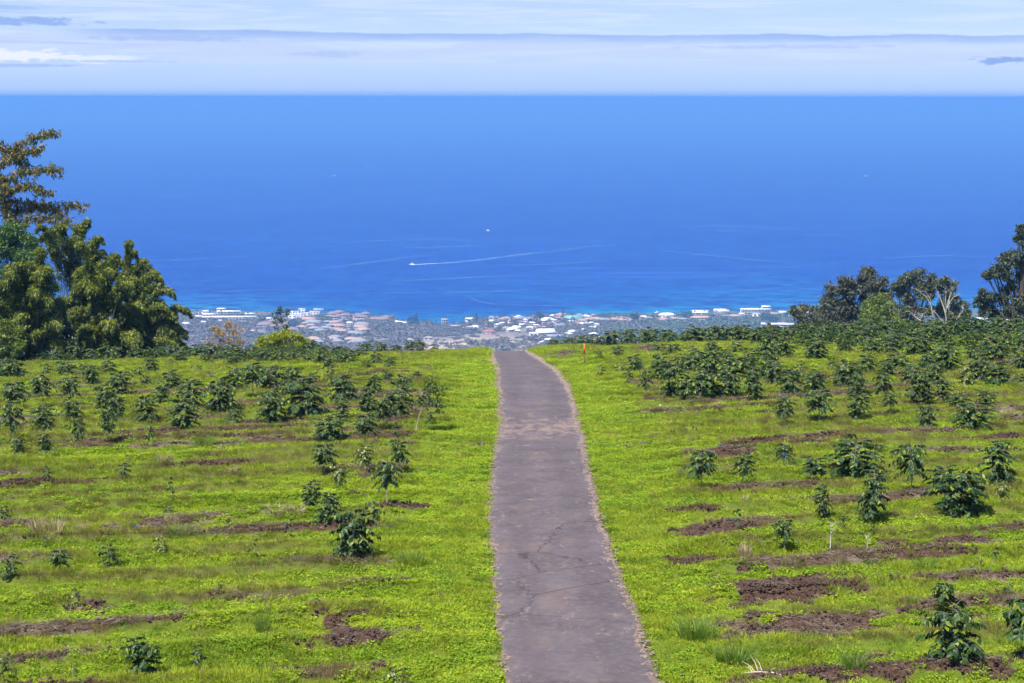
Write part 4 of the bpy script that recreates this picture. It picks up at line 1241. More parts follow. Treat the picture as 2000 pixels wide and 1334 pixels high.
def layered_tree():
    """tall tree whose trunk stands just outside the picture; long limbs reach in with drooping leaf tufts"""
    r = np.random.default_rng(31)
    dist = 176.0
    b = foot(-46, dist)
    o = empty('tall_rusty_tree', b, 'tall tree with drooping rusty green leaves at left edge', 'tree')
    P = lambda u, v: np.array(at_dist(u, v, dist) - b)
    tb = MB(); lb = MB()
    top = P(-30, 190)
    s = np.linspace(0, 1, 9)[:, None]
    tb.tube(np.array([0, 0, -0.6]) * (1 - s) + top * s + 0.2 * np.sin(s * 6), np.linspace(0.38, 0.07, 9), 7)
    limbs = [[(-28, 330), (5, 305), (35, 280), (66, 266), (98, 262)], [(-26, 345), (4, 318), (40, 298), (84, 292)], [(-22, 385), (15, 352), (50, 334), (90, 330), (122, 330)],
             [(-20, 400), (20, 370), (60, 362), (100, 376)], [(-18, 430), (20, 412), (60, 412), (110, 402), (148, 408)], [(-20, 450), (25, 440), (70, 424), (112, 422), (156, 440)],
             [(-20, 395), (20, 396), (70, 400), (110, 418)], [(-34, 300), (-8, 285), (20, 300), (40, 330)], [(-26, 372), (5, 390), (22, 420), (40, 438)], [(-28, 360), (0, 345), (18, 372)],
             [(-40, 300), (-60, 260), (-90, 250)], [(-40, 350), (-80, 320), (-120, 330)], [(-40, 420), (-80, 400), (-120, 410)], [(-20, 460), (10, 455), (40, 448)]]
    for lp in limbs:
        L = np.array([P(u, v) for u, v in lp]); L[:, 1] += np.linspace(0, r.uniform(-2.2, 2.2), len(L))
        t = np.linspace(0, len(L) - 1, 22); i = np.arange(len(L))
        Q = np.stack([np.interp(t, i, L[:, a]) for a in range(3)], 1)
        for _ in range(2):
            Q[1:-1] = (Q[:-2] + 2 * Q[1:-1] + Q[2:]) / 4
        tb.tube(Q, np.linspace(0.09, 0.015, 22), 5)
        for k in range(5, 22):
            for _ in range(5):
                a = Q[k] + r.normal(size=3) * 0.10
                d = unit(np.array([r.uniform(-.5, 1), r.uniform(-1, 1), r.uniform(-.35, .45)]))
                e = a + d * r.uniform(.25, .75)
                tb.tube([a, e], [0.012, 0.006], 3)
                n = 10
                pp = e + r.normal(size=(n, 3)) * 0.13
                D = unit(r.normal(size=(n, 3)) * 0.55 + np.array([0.25, 0, -0.85]))
                lb.leaves(pp, D, r.normal(size=(n, 3)), 0.40 * r.uniform(.7, 1.25, n), 0.14, DIAMOND, np.clip(r.uniform(0, 1, n) ** 0.8 * (0.62 + 0.5 * (k % 3 == 0)), 0, 1))
    tb.build('trunk', BARK, o, True)
    lb.build('crown', RUST, o)


layered_tree()

# ---- bamboo: clumps of arching plumes
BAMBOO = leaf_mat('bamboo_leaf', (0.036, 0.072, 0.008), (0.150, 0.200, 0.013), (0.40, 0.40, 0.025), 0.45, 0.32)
CULM = plain_mat('bamboo_culm', (0.11, 0.12, 0.035), 0.45, 0.25, 5)


def plume(parent, b, tip, root, dist, seed, thick=0.62, n=1500, start=0.30, hang=0.9):
    start = 0.30 + 0.35 * start
    r = np.random.default_rng(seed)
    R0 = np.array(at_dist(root[0], root[1], dist) - b); R0[2] = -0.3
    T = np.array(at_dist(tip[0], tip[1], dist) - b); T[1] += r.uniform(-2.5, 2.0)
    span = T - R0
    up = np.array([0, 0, 1.0])
    C1 = R0 + span * np.array([0.18, 0.2, 0.62]) + up * 0.8
    C2 = R0 + span * np.array([0.70, 0.7, 1.0]) + up * (0.08 * max(span[2], 2.5) + 1.3 * hang)
    t = np.linspace(0, 1, 18)[:, None]
    Q = (1 - t) ** 3 * R0 + 3 * t * (1 - t) ** 2 * C1 + 3 * t * t * (1 - t) * C2 + t ** 3 * T
    lb = MB()
    s = r.uniform(start, 1.0, n) ** 0.85
    k = s * 17; i0 = np.clip(k.astype(int), 0, 16); f = (k - i0)[:, None]
    A = Q[i0] * (1 - f) + Q[i0 + 1] * f
    tang = unit(Q[i0 + 1] - Q[i0])
    rad = thick * np.clip(np.sin(np.clip((s - start + 0.08) / (1.08 - start), 0, 1) * math.pi) ** 0.55, 0.25, 1) * (0.75 + 0.35 * np.sin(s * 40 + seed))
    d = unit(r.normal(size=(n, 3))); q = r.uniform(0.15, 1, n) ** 0.5
    off = d * (rad * q)[:, None]
    off[:, 2] = off[:, 2] * 0.85 - 0.16 * thick
    P = A + off
    D = unit(tang * 0.7 + off / (rad[:, None] + 0.05) * 0.7 + r.normal(size=(n, 3)) * 0.45 - np.array([0, 0, 0.75]))
    N = r.normal(size=(n, 3)) * 0.5 + off / (rad[:, None] + .05) + np.array([0, 0, 0.5])
    tint = np.clip(0.48 + 0.55 * off[:, 2] / (rad + .05) + r.normal(size=n) * 0.22, 0, 1)  # plume tops lighter, undersides darker: sunlight and shade painted into the leaf tint
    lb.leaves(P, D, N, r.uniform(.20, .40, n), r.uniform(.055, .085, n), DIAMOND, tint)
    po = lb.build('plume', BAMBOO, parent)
    cb = MB(); cb.tube(Q[:15], np.linspace(0.055, 0.015, 15), 5)
    cb.build('culm', CULM, po)


def bamboo(u0, dist, tips, label, seed, n=1500, thick=0.56):
    b = foot(u0, dist)
    o = empty('bamboo_clump', b, label, 'bamboo', 'bamboo at the left edge')
    r = random.Random(seed)
    lo, hi = min(t[0] for t in tips), max(t[0] for t in tips)
    more = []
    for _ in range(26):                                    # lower plumes that fill the grove down to the ground
        u = r.uniform(lo, hi)
        v0 = float(np.interp(u, [-30, 0, 60, 100, 172, 206, 262, 296, 325, 352, 375], [520, 520, 500, 465, 450, 482, 500, 530, 556, 585, 628]))
        more.append((u, r.uniform(v0 + 22, 690), .3, r.uniform(.9, 1.7)))
    tips = list(tips) + more
    for k, tp in enumerate(tips):
        u, v = tp[0], tp[1]
        root = (u0 + (u - u0) * 0.12 + random.uniform(-12, 12), 700)
        plume(o, b, (u, v), root, dist, seed * 100 + k, thick * random.uniform(.85, 1.15) * (0.62 if len(tp) > 2 and tp[2] >= .45 else 1), n, tp[2] if len(tp) > 2 else 0.30, tp[3] if len(tp) > 3 else 0.9)


bamboo(150, 158, [(172, 441, .45), (206, 472, .45), (150, 452, .4), (128, 448, .4), (190, 478, .4), (100, 455, .4), (84, 448, .45), (140, 480), (165, 500), (110, 490), (206, 500, .4), (180, 530), (150, 540), (128, 520), (215, 540),
                  (75, 470, .5), (224, 520, .4, 1.2), (244, 528, .4, 1.3), (234, 548), (212, 552), (226, 575), (202, 560), (170, 575), (140, 590), (190, 600)], 'tall golden-green bamboo clump with upright tips behind the rusty tree', 3)
bamboo(232, 155, [(264, 484, .52, 1.5), (266, 507, .55, 1.5), (296, 520, .5, 1.3), (324, 545, .4, 1.4), (308, 540, .4), (288, 530, .4), (352, 574, .35, 1.4), (330, 560, .35), (300, 565), (270, 560), (250, 545), (240, 570), (372, 618, .35, 1.6),
                  (340, 600, .35), (318, 610), (345, 640, .4, 1.2), (290, 600), (262, 600), (335, 662, .4, 1.2), (305, 640), (360, 650, .45, .8), (325, 685, .4, .6), (355, 672, .5, .5)],
       'outer bamboo clump arching to the right above the town', 4)
bamboo(205, 146, [(225, 600, .3, 1.4), (270, 640, .3, 1.6), (185, 575, .3, 1.3), (160, 565, .3, 1.2), (220, 640, .35, 1.2), (250, 610, .3), (205, 620), (185, 600), (240, 660, .35, 1), (280, 665, .35, 1), (212, 668, .4, 1), (175, 640), (150, 610), (160, 660), (195, 680, .4, .6), (262, 685, .4, .6)],
       'shaded inner bamboo clump with low drooping plumes, centre of the grove', 5)
bamboo(70, 140, [(44, 530, .35, 1.4), (58, 545, .35, 1.3), (22, 560, .3, 1.4), (0, 570, .3, 1.4), (80, 575, .3, 1.4), (112, 595, .3, 1.7), (120, 610, .3, 1.6), (90, 640, .3, 1.6), (60, 600), (30, 610), (0, 620), (50, 640), (130, 640, .3, 1.2), (100, 665, .35, 1.1), (20, 650), (70, 680, .4, .7), (130, 680, .4, .7), (-25, 590, .3), (-30, 640, .3), (10, 685, .4, .6)],
       'nearest bamboo clump with rounded hanging plumes at the left edge', 6)
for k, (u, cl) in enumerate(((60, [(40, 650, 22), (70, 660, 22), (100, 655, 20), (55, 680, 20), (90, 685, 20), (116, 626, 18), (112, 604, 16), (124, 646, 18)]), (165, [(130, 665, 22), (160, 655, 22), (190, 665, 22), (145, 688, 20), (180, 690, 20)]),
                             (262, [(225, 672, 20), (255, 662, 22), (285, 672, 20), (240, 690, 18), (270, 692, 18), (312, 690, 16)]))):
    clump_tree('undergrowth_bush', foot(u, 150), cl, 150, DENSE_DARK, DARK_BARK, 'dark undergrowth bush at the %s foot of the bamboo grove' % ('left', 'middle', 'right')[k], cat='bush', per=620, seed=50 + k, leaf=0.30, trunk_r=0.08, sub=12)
clump_tree('lime_bush', foot(14, 136), [(12, 640, 20), (30, 655, 18), (5, 665, 24), (38, 678, 16), (20, 688, 22), (-14, 660, 26)], 136, LIME, BARK, 'light green bush below the bamboo at left edge', cat='bush', per=900, seed=23, leaf=0.24, trunk_r=0.07, sub=12)

# ---- single trees and shrubs behind the left crest
DRY = leaf_mat('dry_orange_leaf', (0.18, 0.12, 0.05), (0.36, 0.25, 0.09), (0.62, 0.30, 0.08), 0.6, 0.2)
clump_tree('dry_tree', foot(440, 182), [(420, 648, 10), (450, 636, 9), (436, 656, 12), (462, 650, 11), (414, 664, 10), (472, 666, 10), (446, 670, 13), (428, 680, 12), (464, 684, 12)], 182, DRY, BARK,
           'half-bare tree with dry orange leaves behind the left crest', per=150, seed=25, leaf=0.26, trunk_r=0.09, sub=9, droop=0.05)
SHRUB = leaf_mat('yellow_green_shrub_leaf', (0.14, 0.19, 0.014), (0.33, 0.37, 0.02), (0.55, 0.55, 0.04), 0.45, 0.4)
clump_tree('yellow_shrub', foot(548, 164), [(520, 668, 14), (540, 660, 13), (560, 656, 14), (580, 662, 13), (596, 674, 12), (508, 680, 13), (534, 680, 16), (562, 676, 18), (586, 686, 16), (515, 694, 16), (548, 695, 18)], 164, SHRUB, BARK,
           'rounded yellow-green shrub behind the left crest', cat='shrub', per=560, seed=26, leaf=0.30, trunk_r=0.08, sub=11)
clump_tree('thin_tree', foot(549, 300), [(540, 616, 8), (552, 622, 9), (542, 632, 9), (560, 612, 7), (546, 606, 6), (556, 640, 5)], 300, GUM_C, DARK_BARK,
           'thin wispy tree rising behind the yellow-green shrub', per=110, seed=27, leaf=0.42, trunk_r=0.10, sub=6)
# ================================================================== COFFEE TREES
COFFEE = leaf_mat('glossy_coffee_leaf', (0.010, 0.034, 0.009), (0.036, 0.080, 0.014), (0.19, 0.23, 0.016), 0.43, 0.14, 0.22)
COFFEE_Y = leaf_mat('pale_coffee_leaf', (0.050, 0.085, 0.012), (0.12, 0.16, 0.016), (0.30, 0.32, 0.025), 0.35, 0.25, 0.5)
STEM = plain_mat('coffee_stem', (0.30, 0.255, 0.19), 0.85, 0.3, 12)
DRY_STEM = plain_mat('bare_stem', (0.52, 0.48, 0.42), 0.85, 0.25, 12)


def coffee_parts(seed, kind):
    """stem tubes and leaf arrays of one coffee tree, in metres"""
    r = np.random.default_rng(seed)
    cfg = dict(bush=(1.45, 0.14, 0.66, 30, 2), lolli=(1.40, 0.50, 0.54, 28, 1), tall=(1.65, 0.24, 0.50, 26, 2), low=(0.85, 0.16, 0.42, 16, 1), seed=(0.75, 0.40, 0.20, 6, 1), stick=(0.80, 0.72, 0.12, 3, 1))[kind]
    H, tf, R, nb, ns = cfg
    tb = MB(); L = []
    for s in range(ns):
        lean = r.uniform(-.16, .16, 2) * (1.6 if ns > 1 else 1)
        t = np.linspace(0, 1, 7)
        hh = H * (1 - 0.12 * s)
        st = np.stack([lean[0] * t + 0.03 * np.sin(t * 7 + s), lean[1] * t, hh * t - 0.1 * (1 - t)], 1)
        tb.tube(st, np.linspace(0.021, 0.006, 7) * (1 if kind not in ('seed', 'stick') else 0.6), 5)
        for k in range(nb):
            f = (k + r.uniform(.1, .9)) / nb
            z = tf + (0.97 - tf) * f
            o = np.array([np.interp(z, t, st[:, a]) for a in range(3)])
            ln = R * math.sqrt(max(0.1, 1 - ((0.58 - f) / 0.78 if f < 0.58 else (f - 0.58) / 0.54) ** 2)) * r.uniform(.62, 1.12)
            a = k * 2.4 + r.uniform(-.5, .5) + s
            q = np.linspace(0, 1, 5)
            rise = r.uniform(0.15, 0.6) * (0.4 + f)
            br = o + np.stack([ln * q * math.cos(a), ln * q * math.sin(a), ln * (rise * q - (0.45 + 0.25 * (1 - f)) * q * q)], 1)
            tb.tube(br, np.linspace(0.007, 0.002, 5), 3)
            np_ = max(2, int(ln / 0.050))
            for j in range(np_):
                u = 0.22 + 0.78 * (j + r.uniform(.2, .8)) / np_
                p = np.array([np.interp(u, q, br[:, b]) for b in range(3)])
                ax = np.array([math.cos(a), math.sin(a), -0.1])
                for sd in (-1, 1):
                    lat = np.array([-math.sin(a), math.cos(a), 0]) * sd
                    d = unit(ax * r.uniform(.25, .7) + lat * r.uniform(.55, 1.0) + np.array([0, 0, r.uniform(-1.15, -0.25)]))
                    young = (u > 0.80 and f > 0.5 and r.uniform() < 0.45) or r.uniform() < 0.02
                    L.append((p, d, np.array([0, 0, 1.0]) + r.normal(size=3) * .35 + ax * .5, r.uniform(.105, .165), r.uniform(.052, .074), r.uniform(.72, 1.0) if young else r.uniform(0, .62)))
        top = st[-1]
        for j in range(6 if kind != 'stick' else 4):
            a = j * 1.3 + r.uniform(0, .5)
            d = unit(np.array([math.cos(a), math.sin(a), r.uniform(-.3, .7)]))
            L.append((top - np.array([0, 0, .02]), d, np.array([0, 0, 1.0]), r.uniform(.08, .13), .04, r.uniform(.65, 1)))
    P, D, N, LL, W, T = [np.array(x) for x in zip(*L)]
    return tb, (P, D, N, LL, W, T)


KINDS = dict(bush=5, lolli=4, tall=4, low=3, seed=3, stick=2)
PROTO = {}
for kd, cnt in KINDS.items():
    for i in range(cnt):
        tb, lv = coffee_parts(40 + i * 7 + len(kd) * 31, kd)
        lb = MB(); lb.leaves(*lv[:5], OVATE, lv[5])
        ext = np.concatenate([lv[0] + lv[1] * lv[3][:, None]])
        PROTO[kd, i] = (tb.mesh('trunk', STEM, True), lb.mesh('crown', COFFEE), lb.mesh('crown', COFFEE_Y), float(np.percentile(ext[:, 2], 99.5)),
                        float(np.percentile(np.abs(ext[:, :2] - ext[:, :2].mean(0)).max(1), 97) * 2), lv, tb)

LEAF_MESH = []
for nm, tv in (('leaf', 0.10), ('leaf', 0.38), ('leaf', 0.58), ('leaf', 0.9)):
    mb = MB(); mb.leaves([(0, 0, 0)], [(1, 0, 0)], [(0, 0, 1)], 1, 1, OVATE, tv)
    LEAF_MESH.append(mb.mesh(nm, COFFEE))

# seen in the photograph: x of the stem foot, y of the top, y of the foot, crown width (pixels), form
T = [(29, 747, 806, 43), (20, 803, 878, 48), (37, 858, 903, 30), (84, 737, 797, 40), (89, 800, 843, 46), (94, 853, 902, 32, 'lolli'), (140, 737, 792, 40), (142, 780, 822, 42), (154, 822, 881, 26, 'lolli'),
     (211, 808, 872, 30, 'lolli'), (234, 727, 778, 46), (206, 758, 808, 44), (230, 785, 824, 36), (283, 735, 762, 22), (311, 755, 794, 34), (293, 775, 826, 45), (288, 822, 874, 18, 'seed'), (336, 727, 767, 44),
     (377, 745, 802, 50), (355, 785, 843, 62), (432, 743, 808, 60), (458, 798, 837, 34, 'lolli'), (495, 720, 782, 48), (458, 730, 767, 40), (79, 678, 709, 28), (115, 677, 704, 30), (152, 671, 703, 34, 'lolli'),
     (176, 678, 707, 28), (217, 675, 703, 42), (212, 703, 736, 34), (268, 672, 699, 36), (308, 667, 694, 38), (298, 703, 731, 26), (130, 708, 739, 48), (95, 718, 739, 30), (168, 716, 741, 25), (33, 710, 746, 46),
     (5, 708, 742, 42), (32, 686, 713, 50), (12, 672, 702, 50), (270, 726, 746, 24), (180, 726, 756, 30), (336, 706, 722, 22, 'low'), (410, 729, 750, 26, 'low'), (390, 714, 731, 18, 'low'), (340, 676, 703, 40),
     (365, 676, 705, 38), (392, 680, 707, 38), (418, 678, 708, 38), (444, 680, 710, 38), (470, 682, 712, 40), (498, 684, 710, 38), (355, 690, 716, 30), (405, 692, 716, 30), (455, 694, 718, 30),
     (530, 716, 768, 60), (569, 722, 753, 44), (561, 750, 780, 32), (533, 768, 827, 56), (600, 746, 818, 78), (612, 730, 750, 36), (648, 728, 751, 18, 'low', 1), (676, 737, 788, 58), (666, 780, 825, 30), (717, 760, 808, 36),
     (730, 737, 777, 34), (757, 727, 752, 22), (790, 737, 772, 28), (778, 758, 824, 56), (751, 787, 848, 40, 'lolli'), (813, 726, 749, 24), (841, 804, 832, 20, 'low'), (645, 825, 868, 58), (714, 812, 874, 44, 'lolli'),
     (779, 828, 867, 14, 'seed'), (634, 870, 935, 46, 'lolli'), (706, 877, 933, 34, 'lolli', 1), (783, 867, 931, 42, 'lolli'), (664, 920, 970, 34, 'lolli', 1), (757, 918, 1000, 46, 'lolli'), (607, 945, 1001, 38, 'tall'),
     (638, 979, 1036, 48), (726, 988, 1028, 42, 'low'), (560, 1013, 1057, 20, 'seed'), (687, 1008, 1101, 80, 'bush'), (677, 668, 685, 20), (714, 668, 691, 30), (745, 664, 687, 26), (773, 667, 686, 24),
     (801, 665, 691, 22), (821, 660, 686, 22), (849, 671, 687, 22), (736, 690, 717, 25), (764, 702, 727, 26), (719, 711, 725, 22, 'low'), (680, 686, 717, 50), (643, 700, 731, 24, 'lolli'), (627, 690, 713, 30),
     (607, 664, 692, 32), (795, 706, 715, 14, 'low'), (520, 686, 712, 38), (548, 688, 712, 38), (575, 688, 711, 38), (600, 690, 712, 36), (632, 676, 700, 34), (658, 678, 700, 34), (580, 676, 698, 32),
     (655, 694, 716, 34), (705, 684, 704, 30),
     # right of the driveway
     (1173, 689, 709, 17, 'low'), (1206, 681, 706, 23), (1176, 717, 737, 22, 'low', 1), (1193, 709, 720, 14, 'low'), (1210, 713, 733, 24, 'low', 1), (1240, 697, 733, 36), (1228, 731, 752, 18, 'low'), (1258, 728, 779, 28, 'lolli'),
     (1291, 697, 747, 44), (1312, 724, 780, 54), (1370, 722, 783, 60), (1414, 726, 780, 54), (1354, 690, 732, 52), (1388, 694, 737, 50), (1430, 697, 748, 58), (1475, 724, 786, 38), (1495, 698, 742, 46),
     (1351, 774, 793, 16, 'seed'), (1340, 740, 784, 40), (1392, 745, 782, 40), (1288, 670, 692, 28), (1317, 672, 697, 30), (1351, 675, 692, 24), (1390, 675, 697, 28), (1435, 674, 695, 28), (1456, 677, 697, 26), (1480, 680, 704, 30),
     (1420, 690, 716, 34), (1465, 696, 728, 38), (1330, 700, 735, 36),
     (1081, 662, 679, 26), (1098, 662, 678, 22), (1115, 655, 678, 30), (1142, 651, 675, 32), (1168, 651, 673, 30), (1195, 642, 672, 34), (1231, 642, 672, 38), (1252, 660, 676, 20), (1268, 650, 684, 30, 'lolli'), (1302, 646, 677, 36),
     (1341, 650, 674, 36), (1370, 646, 676, 30), (1404, 638, 672, 30, 'lolli'), (1433, 633, 668, 30), (1464, 637, 666, 36), (1385, 650, 676, 28), (1450, 650, 672, 30),
     (1535, 777, 833, 40, 'lolli'), (1601, 764, 827, 54, 'lolli'), (1678, 768, 821, 42), (1739, 777, 816, 30), (1810, 790, 836, 38), (1872, 766, 800, 40), (1925, 764, 802, 40), (1901, 790, 840, 70), (1542, 724, 778, 44),
     (1594, 727, 772, 46), (1668, 745, 778, 38), (1652, 710, 757, 60), (1726, 737, 798, 36, 'lolli'), (1786, 740, 798, 44, 'tall'), (1812, 768, 795, 32), (1841, 740, 792, 36, 'tall'), (1563, 715, 740, 30), (1691, 693, 729, 38),
     (1752, 688, 727, 56), (1730, 715, 742, 30), (1778, 718, 752, 40), (1815, 692, 722, 40), (1828, 718, 757, 42), (1846, 682, 727, 54), (1888, 716, 757, 32, 'low', 1), (1912, 699, 750, 48), (1954, 712, 760, 52), (1941, 670, 712, 60),
     (1901, 680, 708, 36), (1996, 678, 722, 40), (1513, 712, 757, 42), (1990, 730, 756, 30), (1504, 658, 706, 40), (1537, 657, 709, 40), (1592, 675, 709, 54), (1625, 700, 726, 20, 'low'), (1740, 660, 688, 40),
     (1505, 640, 670, 40), (1540, 644, 674, 36), (1480, 652, 676, 30),
     (1674, 860, 933, 86, 'bush'), (1597, 897, 946, 62, 'lolli'), (1780, 873, 970, 64, 'lolli'), (1838, 914, 966, 52), (1873, 933, 1008, 98, 'bush'), (1957, 867, 956, 66, 'tall'), (1957, 946, 993, 30, 'lolli', 1), (1697, 925, 1025, 58, 'tall'),
     (1612, 959, 1026, 30, 'tall'), (1933, 1072, 1128, 16, 'stick'), (1371, 889, 963, 62, 'lolli'), (1448, 898, 959, 36, 'lolli'), (1531, 869, 918, 34, 'lolli'), (1443, 995, 1039, 20, 'seed'), (1533, 1018, 1080, 38, 'lolli'),
     (1848, 1139, 1208, 44, 'lolli'), (1875, 1191, 1298, 104, 'bush'), (1998, 1183, 1292, 88, 'lolli'), (1957, 1144, 1191, 20, 'stick'), (1985, 1060, 1085, 12, 'stick'),
     # left foreground
     (118, 1076, 1127, 36, 'lolli'), (217, 1067, 1110, 38, 'low'), (24, 1104, 1146, 38, 'low'), (317, 1064, 1093, 28, 'low', 1), (488, 1054, 1097, 28, 'seed', 1), (138, 1152, 1203, 20, 'stick', 1), (435, 1139, 1184, 14, 'stick'),
     (279, 1259, 1338, 62, 'tall'), (391, 1262, 1321, 34, 'seed'), (8, 1288, 1352, 46, 'low', 1), (5, 999, 1032, 30, 'low'), (141, 1304, 1326, 18, 'seed', 1), (95, 927, 951, 24, 'low'), (247, 917, 944, 28, 'low'), (339, 945, 989, 18, 'seed'),
     (330, 989, 1009, 24, 'low'), (776, 1303, 1348, 64, 'low', 1), (714, 1130, 1154, 8, 'stick'), (335, 905, 918, 14, 'seed'), (436, 862, 884, 14, 'seed', 1), (250, 975, 988, 10, 'seed', 1)]
# dense rows at the far end of the field: filled along the planting rows
FILL = []
for u0, u1, v0, v1, step, jit in ((1500, 2010, 654, 662, 26, 5), (1560, 2010, 662, 672, 30, 6), (1575, 2010, 674, 684, 34, 7), (1500, 2010, 646, 652, 22, 4), (1700, 2010, 688, 698, 38, 6), (340, 700, 700, 706, 30, 4), (300, 620, 692, 697, 26, 4), (1490, 1700, 664, 676, 30, 5), (1280, 1500, 668, 680, 34, 5), (-10, 300, 696, 700, 34, 4), (1600, 1760, 690, 698, 44, 6), (-10, 330, 704, 710, 46, 5)):
    u = u0
    while u < u1:
        v = random.uniform(v0, v1)
        FILL.append((u + random.uniform(-8, 8), v - (random.uniform(17, 25) if u1 <= 700 else random.uniform(26, 38)), v, random.uniform(28, 46)))
        u += step * random.uniform(.75, 1.25)
for k in range(14):                                          # tiny seedlings along the near rows
    u = random.uniform(20, 760) if k % 2 else random.uniform(1330, 1990)
    v = random.uniform(900, 1300)
    FILL.append((u, v - random.uniform(16, 34), v, random.uniform(9, 18), random.choice(['seed', 'seed', 'stick']), k % 3 == 0 and 1 or 0))
FINE = {(687, 1008), (1875, 1191), (1998, 1183), (279, 1259), (1848, 1139), (1873, 933)}    # near enough to tell the leaves apart
rec = []
for e in T + FILL:
    u, top, ft, wpx = e[:4]
    kd = e[4] if len(e) > 4 else None
    p = hit(u, ft)
    d = p.y * math.cos(PITCH) - (p.z - CAM_Z) * math.sin(PITCH)
    h = (ft - top) / FOC * d * 1.06; w = wpx / FOC * d * 1.18
    if kd is None:
        kd = 'low' if h < 0.75 else ('bush' if w > 0.9 * h else 'lolli' if random.random() < .55 else 'tall')
    rec.append([p, h, w, kd, len(e) > 5 and e[5] == 1, (u, top) in FINE])


def small_first(n):
    return ordinal(n)


def side_rows():
    """row and place in row, counted from the picture's bottom and from the asphalt"""
    out = {}
    for side in (-1, 1):
        idx = [i for i, q in enumerate(rec) if (q[0].x > 1) == (side > 0)]
        rk = {}
        for i in idx:
            p = rec[i][0]
            rk.setdefault(round((p.y * math.cos(ROW_ANG) - p.x * math.sin(ROW_ANG)) / ROW_STEP), []).append(i)
        for n, k in enumerate(sorted(rk)):
            for m, i in enumerate(sorted(rk[k], key=lambda j: abs(rec[j][0].x))):
                out[i] = (side, n + 1, m + 1)
    return out


# the 299 that show largest are trees of their own; the rest, packed along the crest, read as one mass
order = sorted(range(len(rec)), key=lambda i: -(rec[i][1] * rec[i][2] / rec[i][0].y ** 2 + (1 if i < len(T) or rec[i][3] in ('seed', 'stick') else 0)))
mass = [rec[i] for i in order[299:]]
rec = [rec[i] for i in sorted(order[:299])]
if mass:
    lb = MB(); tb = MB()
    for n, (p, h, w, kd, pale, fine) in enumerate(mass):
        _, _, _, ph, pw, lv, tm = PROTO[kd, n % KINDS[kd]]
        sz = h / ph; sx = min(max(w / pw, 0.72 * sz), 1.7 * sz); a = random.uniform(0, 6.28)
        M = np.array([[sx * math.cos(a), -sx * math.sin(a), 0], [sx * math.sin(a), sx * math.cos(a), 0], [0, 0, sz]])
        lb.leaves(lv[0] @ M.T + np.array(p), lv[1] @ M.T, lv[2], lv[3] * sz, lv[4] * sx, DIAMOND, lv[5])
    tag(lb.build('coffee_hedge', COFFEE), 'dense far coffee rows merging into one dark green band along the crest', 'coffee plants', kind='stuff')
rows = side_rows()
WORD = dict(bush='broad bushy', lolli='round-headed bare-stemmed', tall='tall narrow', low='low young', seed='spindly little', stick='nearly leafless')
count = {}
for i, (p, h, w, kd, pale, fine) in enumerate(rec):
    side, rw, pl = rows[i]
    n = KINDS[kd]
    j = (i * 7 + int(p.x * 3)) % n
    tm, cm, cy, ph, pw, lv, tbm = PROTO[kd, j]
    lab = '%s%s coffee tree %s of the driveway, %s from asphalt in %s row up' % (WORD[kd], ' yellowish' if pale else '', 'right' if side > 0 else 'left', ordinal(pl), ordinal(rw))
    o = empty('coffee_tree', p, lab, 'coffee tree', 'coffee trees ' + ('right' if side > 0 else 'left') + ' of the driveway', random.uniform(0, 6.28) if not fine else random.uniform(-.3, .3))
    sz = h / ph; sx = min(max(w / pw, 0.72 * sz), 1.7 * sz)
    o.scale = (sx, sx * random.uniform(.9, 1.1), sz)
    part('trunk', tm, o)
    if fine:
        P, D, N, L, W, TT = lv
        perm = np.random.default_rng(i).permutation(len(P))
        pick, rest = perm[:300], perm[300:950]
        if len(rest):
            lb = MB(); lb.leaves(P[rest], D[rest], N[rest], L[rest] * 1.2, W[rest] * 1.2, OVATE, TT[rest])
            tag(lb.build('inner_foliage', COFFEE, o), kind='stuff')
        for a in pick:
            q = bpy.data.objects.new('leaf', LEAF_MESH[0 if TT[a] < .25 else 1 if TT[a] < .5 else 2 if TT[a] < .65 else 3])
            COL.objects.link(q)
            q.parent = o
            d = unit(D[a]); s = unit(np.cross(d, N[a])); uu = np.cross(s, d)
            l = L[a] * 1.3; ww = W[a] * 1.35
            q.matrix_local = Matrix(((d[0] * l, s[0] * ww, uu[0] * l, P[a][0]), (d[1] * l, s[1] * ww, uu[1] * l, P[a][1]), (d[2] * l, s[2] * ww, uu[2] * l, P[a][2]), (0, 0, 0, 1)))
    else:
        part('crown', cy if pale else cm, o)

# the tall leaning tree at the left verge, with its long bare stem
def leaning_tree():
    b = hit(811, 848)
    o = empty('coffee_tree', b, 'tall leaning coffee tree with long pale bare stem beside the left verge', 'coffee tree', 'coffee trees left of the driveway')
    d = b.y
    q = lambda u, v: np.array(((u - 811) / FOC * d, 0, (848 - v) / FOC * d * 1.03))
    tb = MB(); tb.tube([q(811, 850), q(818, 820), q(826, 795), q(836, 765), q(843, 742)], [.028, .024, .02, .014, .006], 6); tb.build('trunk', STEM, o, True)
    r = np.random.default_rng(9)
    lb = MB(); bb = MB()
    for (u, v, R, n) in ((845, 750, 15, 90), (858, 762, 14, 80), (836, 762, 12, 60), (852, 782, 13, 70), (832, 786, 12, 60), (858, 796, 11, 50), (824, 776, 10, 40)):
        c = q(u, v); rr = R / FOC * d
        P = c + r.normal(size=(n, 3)) * rr * .5
        dd = unit((P - c) / rr + r.normal(size=(n, 3)) * .4 - np.array([0, 0, .6]))
        lb.leaves(P, dd, r.normal(size=(n, 3)) * .4 + np.array([0, -.4, 1]), r.uniform(.12, .18, n), r.uniform(.05, .07, n), OVATE, np.clip(r.uniform(-.1, .75, n) + (v < 770) * .2, 0, 1))
        bb.tube([q(832, 785), c], [.010, .004], 4)
    lb.build('crown', COFFEE, o); bb.build('branch', STEM, o)


leaning_tree()


